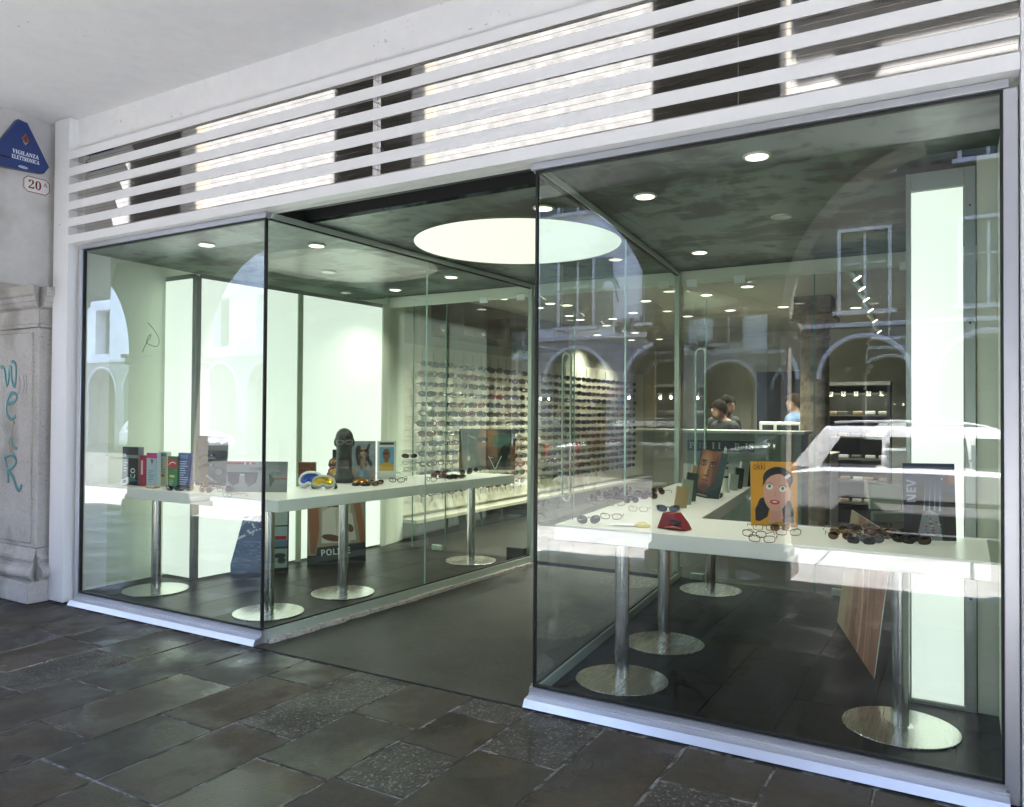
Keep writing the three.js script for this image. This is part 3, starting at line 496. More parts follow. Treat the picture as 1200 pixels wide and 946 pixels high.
{ // interior stone column
  const p = onZ(955, 380, -6), t = thing('stone_column', 'brown rough stone column with a moulded capital inside the shop', 'column', [p.x, FL, -6]);
  const brownStoneM = mapped(tex(512, 0.8, (u, v) => { const a = fbm(u, v, 9, 501, 5), b = fbm(u, v, 3, 505, 4); return mixc([0.06, 0.045, 0.028], [0.40, 0.31, 0.20], clamp(a * 1.5 - 0.3) * (0.5 + 0.6 * b)); }), 0.85, { bumpMap: grainT, bumpScale: 0.006 });
  obj('shaft', uvm(new THREE.LatheGeometry([[0.19, 0], [0.19, 0.1], [0.165, 0.14], [0.163, 1.2], [0.155, 2.38]].map(q => new THREE.Vector2(...q)), 36)), brownStoneM, t);
  obj('capital', uvm(new THREE.LatheGeometry([[0.155, 2.38], [0.175, 2.39], [0.175, 2.42], [0.158, 2.43], [0.16, 2.5], [0.21, 2.58], [0.225, 2.60]].map(q => new THREE.Vector2(...q)), 36)).clone(), brownStoneM, t);
  obj('abacus', [rspan(-0.24, 0.24, 2.60, 2.66, -0.24, 0.24, 0.01), span(-0.2, 0.2, 2.66, CE + 0.03, -0.2, 0.2)], brownStoneM, t);
}
{ // reception counter
  const t = thing('reception_counter', 'grey green reception counter with a dark lettered strip on its front', 'counter', [-2.1, FL, -4.95]);
  const cm = std([0.20, 0.24, 0.19], 0.5);
  obj('front_panel', [rspan(-0.6, 0.62, 0, 1.30, -0.02, 0.0, 0.004)], cm, t);
  obj('worktop', [rspan(-0.64, 0.66, 1.30, 1.335, -0.45, 0.03, 0.005)], std([0.45, 0.48, 0.42], 0.3), t);
  for (const e of [-0.59, 0.61]) obj('side_panel', [span(e - 0.01, e + 0.01, 0, 1.3, -0.44, -0.021)], cm, t);
  const print = canvasTex(512, 84, (x, w, h) => { x.fillStyle = '#20292a'; x.fillRect(0, 0, w, h); x.fillStyle = '#b9c6bd'; x.font = 'bold 66px serif'; x.fillText('P', 12, 64); x.fillText('S', 120, 64); x.fillText('I', 190, 64); x.fillText('I', 236, 64); x.fillText('B', 360, 64); x.fillText('I', 440, 64); x.fillText('S', 470, 64); x.fillStyle = '#6f8077'; x.beginPath(); x.moveTo(40, 76); x.lineTo(66, 36); x.lineTo(84, 76); x.fill(); x.beginPath(); x.moveTo(404, 40); x.lineTo(436, 40); x.lineTo(420, 76); x.fill(); });
  const g = new THREE.PlaneGeometry(0.74, 0.12); g.translate(-0.23, 1.16, 0.0035); obj('sign_strip', g, mapped(print, 0.4), t);
}
{ // dark niche, desks with monitors, black shelving unit
  const n0 = onZ(887, 436, -9.4), n1 = onZ(940, 510, -9.4);
  const t = thing('dark_doorway', 'dark doorway in the beige wall behind the desks', 'doorway', [0, 0, 0]);
  obj('recess', [span(n0.x, n1.x, FL, n0.y, -9.42, -9.40)], std([0.03, 0.03, 0.036], 0.6), t); obj('door_frame', [span(n0.x - 0.05, n0.x, FL, n0.y + 0.05, -9.43, -9.38), span(n1.x, n1.x + 0.05, FL, n0.y + 0.05, -9.43, -9.38), span(n0.x, n1.x, n0.y, n0.y + 0.05, -9.43, -9.38)], beigeM, t);
  struct('interior_wall', [span(n1.x + 0.05, 3.2, FL, CE + 0.05, -9.6, -9.44), span(-3.4, n0.x - 0.05, FL, CE + 0.05, -9.6, -9.44), span(n0.x - 0.05, n1.x + 0.05, n0.y + 0.05, CE + 0.05, -9.6, -9.44)], beigeM);
  const a = onZ(968, 455, -8), b = onZ(1042, 560, -8), w = b.x - a.x;
  const s = thing('black_shelf_unit', 'black open shelving unit with eyeglass cases and small lamps in the room behind', 'shelves', [(a.x + b.x) / 2, FL, -8.05]);
  obj('back', [span(-w / 2, w / 2, 0, a.y, -0.2, -0.19)], blackM, s); for (const e of [-1, 1]) obj('side', [span(e * w / 2 - 0.02, e * w / 2 + 0.02, 0, a.y, -0.19, 0.15)], blackM, s);
  for (let k = 1; k < 7; k++) obj('shelf', [span(-w / 2 + 0.02, w / 2 - 0.02, k * a.y / 6.4, k * a.y / 6.4 + 0.02, -0.19, 0.14)], std([0.10, 0.09, 0.08], 0.4), s);
  obj('top', [span(-w / 2 - 0.03, w / 2 + 0.03, a.y, a.y + 0.05, -0.2, 0.17)], std([0.25, 0.24, 0.22], 0.5), s);
  for (let k = 0; k < 5; k++) { const l = thing('shelf_lamp', 'tiny lit lamp under the top of the black shelves', 'lamp', [a.x + w * (k + 0.5) / 5, a.y - 0.10, -7.9], 0, 'lamps of the black shelves'); obj('can', [cyl(0.03, 0.02, 0.05, 0, 0.02, 0, 12)], rimM, l); obj('bulb', [cyl(0.026, 0.026, 0.006, 0, -0.008, 0, 12)], downGlow, l); const pl = new THREE.PointLight(lin(1, 0.9, 0.7), 0.15 / EXPOSURE, 0, 2); pl.position.set(0, -0.03, 0); pl.castShadow = true; l.add(pl); }
  for (let k = 1; k < 6; k++) for (let i = 0; i < 5; i++) tag(obj('eyeglass_case', rbox(0.13, 0.05, 0.06, 0.015, a.x + w * (i + 0.5) / 5 + rr(-0.02, 0.02), FL + k * a.y / 6.4 + 0.046, -8.0), std(pick([[0.3, 0.28, 0.25], [0.05, 0.05, 0.05], [0.2, 0.14, 0.08], [0.4, 0.4, 0.42]]), 0.4)), 'eyeglass case standing on the black shelves', 'case', 'cases on the black shelves');
  // desk
  const d = thing('office_desk', 'pale office desk with two old monitors in the room behind', 'desk', [-1.75, FL, -6.9]);
  obj('desk_top', [rspan(-1.0, 0.35, 1.0, 1.04, -0.35, 0.35, 0.006)], std([0.25, 0.23, 0.19], 0.5), d); obj('front_panel', [span(-0.98, 0.33, 0, 1.0, 0.28, 0.3)], std([0.30, 0.31, 0.27], 0.5), d); for (const e of [-0.97, 0.31]) obj('side_panel', [span(e - 0.02, e + 0.02, 0, 1.0, -0.34, 0.28)], std([0.30, 0.31, 0.27], 0.5), d);
  for (const [px, py, lab] of [[906, 485, 'smaller white monitor on the office desk'], [923, 492, 'boxy cream monitor on the office desk beside the column']]) {
    const p = onZ(px, py, -6.85), m = thing('computer_monitor', lab, 'monitor', [p.x, FL + 1.04, -6.85], 0.25);
    obj('casing', [rbox(0.34, 0.32, 0.06, 0.015, 0, 0.22, 0), rbox(0.26, 0.25, 0.26, 0.04, 0, 0.22, -0.15)], std([0.6, 0.58, 0.5], 0.5), m);
    obj('screen', [bx(0.27, 0.22, 0.004, 0, 0.23, 0.031)], std([0.02, 0.025, 0.03], 0.1), m); obj('foot', [cyl(0.09, 0.12, 0.05, 0, 0.025, -0.08, 20)], std([0.5, 0.48, 0.42], 0.5), m);
  }
}
{ const p = onX(612, 405, -5.795), t = thing('framed_print', 'small framed line drawing on the wall above the eyeglass rack', 'picture', [-5.795, p.y, p.z], Math.PI / 2);
  obj('frame', [rbox(0.52, 0.46, 0.03, 0.006, 0, 0, 0.015)], std([0.30, 0.27, 0.18], 0.5), t);
  obj('print', [new THREE.PlaneGeometry(0.44, 0.38).translate(0, 0, 0.0315)], mapped(canvasTex(128, 112, (x, w, h) => { x.fillStyle = '#cfd3c4'; x.fillRect(0, 0, w, h); x.strokeStyle = '#4b5148'; x.lineWidth = 4; x.beginPath(); x.arc(58, 42, 15, 0.5, 7); x.stroke(); x.beginPath(); x.arc(62, 72, 17, -1, 4.6); x.stroke(); }), 0.5), t); }

// ---------------------------------------------------------------- eyewear
const superE = (w, h, n, cx = 0, cy = 0, k = 26, skew = 0) => Array.from({ length: k }, (_, i) => { const a = i / k * Math.PI * 2, c = Math.cos(a), s = Math.sin(a), x = Math.sign(c) * Math.pow(Math.abs(c), 2 / n) * w / 2, y = Math.sign(s) * Math.pow(Math.abs(s), 2 / n) * h / 2; return V(cx + x, cy + y + skew * x, 0); });
const STY = [ // lens width, height, squareness, rim, skew, wrap
  [0.050, 0.030, 3.2, 0.0016, 0.05, 0], [0.046, 0.040, 2.1, 0.0014, 0, 0], [0.052, 0.034, 2.8, 0.0026, 0.08, 0.006], [0.056, 0.042, 2.3, 0.0018, 0.12, 0.006], [0.060, 0.036, 2.6, 0.0028, 0.10, 0.02]];
function eyeParts(k, fat = 1) {
  const [w, h, n, r0, skew, wrap] = STY[k], r = r0 * fat, g = 0.018, ox = (w + g) / 2, bend = p => { p.z -= wrap * Math.pow(p.x / 0.07, 2); return p; };
  const lens = s => { const o = superE(w, h, n, s * ox, h / 2 + 0.002, 22, -s * -skew).map(bend), P = [], c = bend(V(s * ox, h / 2 + 0.002, 0)); c.z += 0.002; for (let i = 0; i < o.length; i++) { const a = o[i], b = o[(i + 1) % o.length]; P.push(c.x, c.y, c.z, a.x, a.y, a.z, b.x, b.y, b.z); } const q = new THREE.BufferGeometry(); q.setAttribute('position', new THREE.Float32BufferAttribute(P, 3)); q.computeVertexNormals(); q.setAttribute('uv', new THREE.BufferAttribute(new Float32Array(P.length / 3 * 2), 2)); return q; };
  const rim = s => tube(superE(w, h, n, s * ox, h / 2 + 0.002, 16, s * skew).map(bend), r, 26, 4, true);
  const bridge = tube([[-g / 2, h * 0.72, 0.0], [0, h * 0.86, 0.003], [g / 2, h * 0.72, 0.0]], r * 0.9, 6, 4);
  const hx = ox + w / 2, hz = -wrap * Math.pow(hx / 0.07, 2), temple = s => tube([[s * hx, h * 0.78 + skew * w / 2, hz], [s * (hx + 0.004), h * 0.8, hz - 0.012], [s * (hx + 0.004), h * 0.8, -0.07], [s * (hx - 0.002), h * 0.72, -0.105], [s * (hx - 0.008), 0.003, -0.135]], r * 0.95, 12, 4);
  return { lens, rim, bridge, temple, h };
}
const frameMs = [[0.015, 0.014, 0.014], [0.09, 0.045, 0.02], [0.35, 0.32, 0.28], [0.12, 0.012, 0.015], [0.03, 0.04, 0.09], [0.30, 0.20, 0.07]].map((c, i) => std(c, 0.28, i === 2 || i === 5 ? { metalness: 0.9 } : {}));
const lensMs = [clearM, phys([0.05, 0.045, 0.04], 0.03, { transmission: 1, thickness: 0, ior: 1.5, side: THREE.DoubleSide }), phys([0.12, 0.065, 0.03], 0.03, { transmission: 1, thickness: 0, ior: 1.5, side: THREE.DoubleSide }), phys([0.12, 0.15, 0.24], 0.03, { transmission: 1, thickness: 0, ior: 1.5, side: THREE.DoubleSide })];
const eyeGeo = STY.map((_, k) => { const p = eyeParts(k, 1.25); return { rims: merge([p.rim(-1), p.rim(1), p.bridge]), lens: [p.lens(-1), p.lens(1)], temple: [p.temple(-1), p.temple(1)], h: p.h }; });
// on the rack: one mesh each, frame and lenses as its two materials
const rackGeo = STY.map((_, k) => { const p = eyeParts(k, 3.1), a = merge([p.rim(-1), p.rim(1), p.bridge, p.temple(-1), p.temple(1)]), b = merge([p.lens(-1), p.lens(1)]); return mergeGeometries([clean(a), clean(b)], true); });
const frameWords = ['black', 'brown', 'silver', 'red', 'navy', 'gold'], lensWords = ['clear', 'dark', 'amber', 'blue tinted'];
function eyeglasses(k, fm, lm, pos, ry, label, group, flip = 0, s = 1) {
  const t = thing('eyeglasses', label, 'eyeglasses', [0, 0, 0], 0, group), e = eyeGeo[k];
  obj('frame', e.rims, frameMs[fm], t); e.lens.forEach(g => obj('lens', g, lensMs[lm], t)); e.temple.forEach(g => obj('temple', g, frameMs[fm], t));
  t.position.set(...pos); t.rotation.order = 'YXZ'; t.rotation.set(flip ? -Math.PI / 2 - 0.1 : 0.0, ry, 0); if (flip) t.position.y += 0.006; else t.position.y += 0.001; t.scale.setScalar(s);
  return t;
}
{ // eyeglass rack on the left wall of the room
  const t = thing('eyeglass_rack', 'long beige wall rack with thin rods holding rows of eyeglasses', 'rack', [-5.79, FL, 0]);
  const rackM = mapped(tex(256, 1.2, (u, v) => { const k = 0.62 + 0.05 * (fbm(u, v, 6, 521, 3) - 0.5); return [k, k * 0.93, k * 0.76]; }), 0.6), rod = std([0.45, 0.44, 0.38], 0.3, { metalness: 0.6 });
  for (let k = 0; k < 6; k++) { const z0 = -3.70 - k * 1.33; obj('back_panel', [rspan(-0.005, 0.02, 0.28, 2.34, z0 - 1.325, z0, 0.003)], rackM, t); }
  obj('ledge', [rspan(0.0, 0.24, 0.20, 0.245, -11.7, -3.7, 0.006)], std([0.30, 0.28, 0.22], 0.5), t);
  obj('plinth', [span(0.0, 0.2, 0.0, 0.199, -11.7, -3.72)], blackM, t);
  const rows = 14, cols = []; for (let k = 0; k < 12; k++) cols.push(-3.98 - k * 0.225); for (let k = 0; k < 9; k++) cols.push(-7.1 - k * 0.42);
  const y = r => 0.50 + r * 0.121;
  for (let r = 0; r < rows; r++) obj('shelf_rod', [cyl(0.004, 0.004, 7.9, 0, 0, 0, 6).rotateX(Math.PI / 2).translate(0.05, y(r) - 0.006, -7.7)], rod, t);
  for (const z of cols) obj('upright', [span(0.022, 0.03, 0.4, 2.3, z - 0.10, z - 0.094)], rod, t);
  for (const z of cols) for (let r = 0; r < rows; r++) {
    const k = Math.floor(rnd() * 5), fm = rnd() < 0.4 ? 0 : Math.floor(rnd() * 6), lm = rnd() < 0.16 ? 0 : 1 + Math.floor(rnd() * 3);
    const m = obj('rack_eyeglasses', rackGeo[k], [frameMs[fm], lensMs[lm]]);
    m.position.set(-5.79 + 0.17 + rr(-0.01, 0.01), FL + y(r) + 0.0, z + rr(-0.02, 0.02)); m.rotation.y = 0.95 + rr(-0.3, 0.3); m.scale.setScalar(1.42);
    tag(m, `${frameWords[fm]} framed eyeglasses with ${lensWords[lm]} lenses on the beige wall rack`, 'eyeglasses', 'eyeglasses on the wall rack');
  }
  const fr = [], le = []; // further pairs between them, too small to pick apart
  for (let k = 0; k < 9; k++) for (let r = 0; r < rows; r++) { const q = rackGeo[Math.floor(rnd() * 5)], M = new THREE.Matrix4().makeRotationY(0.95 + rr(-0.3, 0.3)).scale(V(1.42, 1.42, 1.42)).setPosition(-5.62, FL + y(r), -7.31 - k * 0.42 + rr(-0.02, 0.02)); q.groups.forEach((g, i) => { const c = new THREE.BufferGeometry(); for (const n of ['position', 'normal', 'uv']) { const a = q.attributes[n]; c.setAttribute(n, new THREE.BufferAttribute(a.array.slice(g.start * a.itemSize, (g.start + g.count) * a.itemSize), a.itemSize)); } c.applyMatrix4(M); (i ? le : fr).push(c); }); }
  const rest = obj('rack_eyeglasses', mergeGeometries([mergeGeometries(fr), mergeGeometries(le)], true), [frameMs[0], lensMs[1]]); tag(rest, 'many more dark eyeglasses filling the far half of the wall rack', 'eyeglasses'); rest.userData.kind = 'stuff';
  for (const z of [-4.3, -5.2, -6.1, -7.4, -8.6, -9.8]) downlight(-4.75, z, CE + 0.06, 'lit downlight washing the beige eyeglass rack wall', 'downlights along the eyeglass rack', true, 0.07, 26);
}

// ---------------------------------------------------------------- printed boards and boxes
const cardEdge = std([0.75, 0.75, 0.72], 0.6), cardBack = std([0.45, 0.43, 0.38], 0.8);
// a stiff printed card: stands at a pixel's place on a surface, as wide and high as it shows there
function card(name, label, cat, l, r, pb, pt, y, ry, tilt, draw, o = {}) {
  const P = o.at ? V(...o.at) : onY((l + r) / 2, pb, y), dir = V(Math.cos(ry), 0, -Math.sin(ry)), nrm = V(Math.sin(ry), 0, Math.cos(ry));
  const a = toPx(P.clone().addScaledVector(dir, -0.05)), b = toPx(P.clone().addScaledVector(dir, 0.05)), w = 0.1 * (r - l) / Math.abs(b[0] - a[0]);
  const up = V(0, Math.cos(tilt), 0).addScaledVector(nrm, -Math.sin(tilt)), c = toPx(P), d = toPx(P.clone().addScaledVector(up, 0.1)), h = 0.1 * (pb - pt) / Math.abs(d[1] - c[1]);
  const th = o.thick || 0.005, g = new THREE.BoxGeometry(w, h, th).translate(0, h / 2, -th / 2);
  const cw = 256, ch = Math.round(clamp(256 * h / w, 96, 640)), m = mapped(canvasTex(cw, ch, draw), o.rough ?? 0.35, { color: lin(0.72, 0.72, 0.72) }), e = o.edge || cardEdge;
  const t = obj(name, g, [e, e, e, e, m, o.back || cardBack]); tag(t, label, cat, o.group);
  t.position.copy(P); t.position.y = y + 0.0015; t.rotation.order = 'YXZ'; t.rotation.set(-tilt, ry, o.roll || 0);
  return t;
}
const R = (x, c, ...a) => { x.fillStyle = c; x.fillRect(...a); };
const EL = (x, c, cx, cy, rx, ry, a = 0) => { x.fillStyle = c; x.beginPath(); x.ellipse(cx, cy, rx, ry, a, 0, 7); x.fill(); };
const PG = (x, c, p) => { x.fillStyle = c; x.beginPath(); p.forEach((q, i) => i ? x.lineTo(...q) : x.moveTo(...q)); x.closePath(); x.fill(); };
function blotch(x, w, h, cols, n, s0, s1) { for (let i = 0; i < n; i++) { x.globalAlpha = 0.25; EL(x, pick(cols), rnd() * w, rnd() * h, rr(s0, s1), rr(s0, s1) * 0.5, rnd() * 3); } x.globalAlpha = 1; }
const soft = (x, c, cx, cy, rx, ry, al = 1, a = 0) => { for (let i = 0; i < 12; i++) { x.globalAlpha = al / 6; EL(x, c, cx, cy, rx * (1 - i * 0.065), ry * (1 - i * 0.065), a); } x.globalAlpha = 1; };
const boxM = (front, side) => [side, side, side, side, front, side];
function pack(label, l, r, pb, pt, face, side, z, depth = 0.035, ry = 0) { // small retail box
  const p = onZ((l + r) / 2, pb, z), a = onZ(l, pb, z), b = onZ(r, pb, z), q = onZ((l + r) / 2, pt, z), w = (b.x - a.x) * 0.97, h = q.y - TT;
  const m = mapped(canvasTex(96, 192, face), 0.35), s = std(side, 0.4), t = obj('lens_solution_box', new THREE.BoxGeometry(w, h, depth).translate(0, h / 2, 0), boxM(m, s));
  t.position.set(p.x, TT + 0.001, z); t.rotation.y = ry; return tag(t, label, 'box');
}
const words = (x, c, n, x0, y0, w, dy) => { x.fillStyle = c; for (let i = 0; i < n; i++) x.fillRect(x0, y0 + i * dy, w * rr(0.5, 1), dy * 0.35); };
pack('black and grey lens solution box, first of the row on the table', 146, 165, 563, 524, (x, w, h) => { R(x, '#8d99a2', 0, 0, w, h); R(x, '#15181c', 38, 56, 58, 136); R(x, '#2c3238', 0, 0, w, 40); words(x, '#e8ebee', 5, 8, 64, 24, 14); x.fillStyle = '#e9eef0'; x.font = 'bold 40px sans-serif'; x.save(); x.translate(78, 160); x.rotate(-Math.PI / 2); x.fillText('CO', 0, 0); x.restore(); PG(x, '#2b7d84', [[0, 160], [60, 150], [96, 172], [0, 180]]); }, [0.2, 0.22, 0.24], -0.36, 0.05);
pack('narrow crimson lens solution box on the table', 165.5, 173, 563, 534, (x, w, h) => { R(x, '#a3173d', 0, 0, w, h); R(x, '#e7c9cf', 20, 30, 30, 90); words(x, '#5a0b20', 6, 12, 120, 70, 10); }, [0.3, 0.02, 0.06], -0.34);
pack('pale blue lens solution box with a pink cap panel on the table', 173.5, 186, 563, 531, (x, w, h) => { R(x, '#a9bfcb', 0, 0, w, h); R(x, '#c0307d', 0, 0, w, 30); PG(x, '#e0a81e', [[28, 34], [70, 34], [48, 76]]); EL(x, '#3f5fa8', 50, 46, 10, 12); words(x, '#5f7886', 6, 14, 100, 60, 12); }, [0.4, 0.5, 0.55], -0.34);
pack('cream lens solution box with a small blue top panel on the table', 187, 198, 560, 529.5, (x, w, h) => { R(x, '#d8d6bd', 0, 0, w, h); R(x, '#3b8ab8', 14, 8, 66, 18); words(x, '#8a927c', 7, 14, 40, 66, 14); R(x, '#c98a2b', 10, 126, 60, 14); }, [0.6, 0.6, 0.5], -0.42);
pack('green and red lens solution box on the table', 198.5, 209.5, 564, 535, (x, w, h) => { R(x, '#2c7a45', 0, 0, w, h); R(x, '#b52834', 0, 16, w, 54); x.strokeStyle = '#f2e9e4'; x.lineWidth = 6; x.beginPath(); x.moveTo(10, 52); x.quadraticCurveTo(40, 22, 84, 44); x.stroke(); R(x, '#d7d26a', 20, 110, 50, 16); words(x, '#bcd8c2', 4, 14, 140, 60, 10); }, [0.05, 0.2, 0.08], -0.34);
pack('blue lens solution box with white lines, last of the row on the table', 210.5, 224, 565, 531, (x, w, h) => { R(x, '#24417f', 0, 0, w, h); R(x, '#4f74b5', 12, 10, 72, 20); words(x, '#b9c8e2', 11, 12, 44, 72, 12); }, [0.03, 0.06, 0.2], -0.36);
{ const p = onY(188, 566, TT), t = obj('lens_solution_box', new THREE.BoxGeometry(0.075, 0.055, 0.012).translate(0, 0.0275, 0), boxM(mapped(canvasTex(96, 64, (x, w, h) => { R(x, '#e2e6dc', 0, 0, w, h); R(x, '#2c6fa0', 26, 18, 46, 14); R(x, '#2f8f6a', 26, 34, 46, 12); }), 0.4), std([0.7, 0.7, 0.66], 0.5))); t.position.set(p.x, TT + 0.008, -0.27); t.rotation.set(-0.35, 0.15, 0.42); tag(t, 'tiny white carton leaning tilted against the lens solution boxes', 'box'); }
{ const t = thing('lens_solution_box', 'flat beige carton lying in front of the black lens solution box', 'box', [-5.55, TT + 0.001, -0.27], 0.1); obj('carton', [rbox(0.10, 0.018, 0.05, 0.002, 0, 0.009, 0)], std([0.55, 0.45, 0.3], 0.6), t); }

card('poster_card', 'dark grey card printed with eyewear temples on the table', 'poster', 228, 264.5, 569, 511, TT, 0.12, 0.06, (x, w, h) => { const g = x.createLinearGradient(0, 0, w, h); g.addColorStop(0, '#4b504e'); g.addColorStop(0.5, '#666b69'); g.addColorStop(1, '#3b403d'); x.fillStyle = g; x.fillRect(0, 0, w, h); R(x, '#4f5453', 0, h * 0.30, w, 6); R(x, '#5b605e', 0, h * 0.62, w, 8); for (const f of [0.4, 0.6]) { PG(x, '#0d0f10', [[14, h * f + 16], [60, h * f - 8], [150, h * f - 12], [160, h * f + 6], [60, h * f + 8], [26, h * f + 26]]); R(x, '#e8eceb', 118, h * f - 6, 12, 10); } EL(x, '#2d3130', 190, h * 0.72, 44, 30); EL(x, '#7f8583', 190, h * 0.72, 30, 20); PG(x, '#c9cfcd', [[90, h * 0.78], [180, h * 0.93], [170, h * 0.95], [84, h * 0.82]]); PG(x, '#e6ebe9', [[180, h * 0.12], [256, h * 0.06], [256, h * 0.1], [200, h * 0.17]]); EL(x, '#9ba3a8', 130, h * 0.09, 52, 18); });
card('poster_card', 'wide pale grey card showing sunglasses under a red strip', 'poster', 264.5, 336, 577, 541, TT, 0.5, 0.08, (x, w, h) => { R(x, '#979c9a', 0, 0, w, h); R(x, '#a31620', 0, 4, 120, 9); x.fillStyle = '#b51f2a'; x.font = 'bold 14px sans-serif'; for (let i = 0; i < 5; i++) R(x, i % 2 ? '#e6d9d7' : '#b51f2a', 62 + i * 11, 4, 7, 9); R(x, '#14171a', 0, h * 0.36, 132, 6); PG(x, '#262b34', [[4, h * 0.40], [56, h * 0.40], [52, h * 0.72], [26, h * 0.80], [8, h * 0.66]]); PG(x, '#20252d', [[76, h * 0.40], [134, h * 0.38], [124, h * 0.70], [98, h * 0.82], [80, h * 0.7]]); R(x, '#dfe3e2', 56, h * 0.42, 20, 5); PG(x, '#53605e', [[178, h * 0.4], [206, h * 0.58], [184, h * 0.84], [180, h * 0.6]]); R(x, '#a95c4d', 206, h * 0.54, 50, 6); });
card('poster_card', 'card with a long haired woman in dark sunglasses beside the black head', 'poster', 411, 440, 563, 517, TT, 0.75, 0.10, (x, w, h) => { R(x, '#8d9ba2', 0, 0, w, h); blotch(x, w, h, ['#b9c2c4', '#73828a'], 40, 20, 70); for (let i = 0; i < 26; i++) soft(x, pick(['#1d1812', '#2c2219', '#453523']), 128 + rr(-86, 86), h * rr(0.14, 0.68), rr(10, 26), h * rr(0.06, 0.14), 1, rr(-0.3, 0.3)); soft(x, '#a97f60', 128, h * 0.56, 34, h * 0.16, 1.4); soft(x, '#c39a7a', 128, h * 0.28, 40, h * 0.135, 2); soft(x, '#8a6044', 152, h * 0.3, 18, h * 0.1, 0.6); soft(x, '#0d0b0a', 106, h * 0.245, 22, h * 0.034, 3); soft(x, '#0d0b0a', 150, h * 0.245, 22, h * 0.034, 3); soft(x, '#7d3f36', 128, h * 0.355, 14, h * 0.012, 2); soft(x, '#5f7e92', 126, h * 0.88, 76, h * 0.18, 2); soft(x, '#9db4c2', 110, h * 0.86, 30, h * 0.14, 0.8); soft(x, '#a97f60', 38, h * 0.86, 24, h * 0.2, 1.6); soft(x, '#a97f60', 216, h * 0.86, 22, h * 0.2, 1.6); });
card('poster_card', 'white card with a bald man in a yellow shirt against blue', 'poster', 442, 464, 562, 517, TT, 0.75, 0.08, (x, w, h) => { R(x, '#dfe5dc', 0, 0, w, h); R(x, '#384a4e', 30, 18, 196, 34); R(x, '#6fa9c4', 30, 84, 196, h * 0.62); EL(x, '#8a5a3a', 124, 84 + h * 0.2, 52, h * 0.16); R(x, '#8a5a3a', 98, 84 + h * 0.3, 54, h * 0.14); PG(x, '#d2a82a', [[30, 84 + h * 0.46], [96, 84 + h * 0.40], [160, 84 + h * 0.40], [226, 84 + h * 0.48], [226, 84 + h * 0.62], [30, 84 + h * 0.62]]); R(x, '#17110d', 78, 84 + h * 0.15, 70, h * 0.04); });
card('poster_card', 'wide dark poster of a face with a pendant, at the end of the display table', 'poster', 538, 604, 551, 503, TT, 0.62, 0.05, (x, w, h) => { R(x, '#262d29', 0, 0, w, h); blotch(x, w, h, ['#3f4b43', '#161c19'], 60, 20, 70); soft(x, '#7a6040', 24, h * 0.8, 60, h * 0.3, 1.6); soft(x, '#a8613c', 130, h * 0.42, 56, h * 0.56, 2); soft(x, '#cf9567', 148, h * 0.2, 40, h * 0.26, 1.4); soft(x, '#7c3a22', 112, h * 0.62, 36, h * 0.2, 1.2); soft(x, '#6c9082', 196, h * 0.28, 52, h * 0.2, 1.6, -0.3); soft(x, '#140e0b', 106, h * 0.26, 26, h * 0.07, 2); soft(x, '#d9d2c4', 112, h * 0.31, 10, h * 0.03, 2); soft(x, '#5f1d1b', 144, h * 0.72, 26, h * 0.07, 2.4); soft(x, '#d9d2c4', 144, h * 0.70, 13, h * 0.02, 2); soft(x, '#0d0f0d', 212, h * 0.72, 34, h * 0.34, 2.4); soft(x, '#96593a', 246, h * 0.7, 20, h * 0.4, 2); soft(x, '#e9e4d2', 44, h * 0.72, 7, 13, 3); soft(x, '#8f9a94', 60, h * 0.2, 22, 5, 1.5, 0.4); });
// under the left table
card('poster_card', 'blue poster of the sea seen past ropes, leaning under the table', 'poster', 270, 308, 672, 604, FL, 0.95, 0.16, (x, w, h) => { R(x, '#41597c', 0, 0, w, h); for (let i = 0; i < 160; i++) { x.globalAlpha = 0.5; EL(x, pick(['#2b3f63', '#6c86a8', '#93abc4', '#31507c']), rnd() * w, h * rr(0.45, 1), rr(8, 36), rr(2, 6), 0.15); } x.globalAlpha = 1; PG(x, '#ccd6dd', [[0, h * 0.42], [256, h * 0.2], [256, h * 0.24], [0, h * 0.47]]); for (let i = 0; i < 60; i++) EL(x, pick(['#1c2836', '#d6dde0', '#56708c']), rr(10, 250), h * rr(0.1, 0.34), rr(6, 16), rr(4, 9), rnd() * 3); PG(x, '#8fa2b4', [[0, h * 0.28], [160, 0], [200, 0], [0, h * 0.33]]); });
card('poster_card', 'black framed card of three pictures leaning under the table', 'poster', 318, 338, 671, 596, FL, 0.8, 0.14, (x, w, h) => { R(x, '#101614', 0, 0, w, h); R(x, '#a9bfb5', 14, h * 0.02, 220, h * 0.24); R(x, '#9fb4b4', 14, h * 0.28, 220, h * 0.32); R(x, '#a5232c', 20, h * 0.43, 200, h * 0.06); R(x, '#51788c', 14, h * 0.5, 220, h * 0.1); R(x, '#93a79b', 14, h * 0.63, 220, h * 0.3); EL(x, '#26302c', 120, h * 0.74, 90, h * 0.04); EL(x, '#26302c', 150, h * 0.82, 60, h * 0.05); });
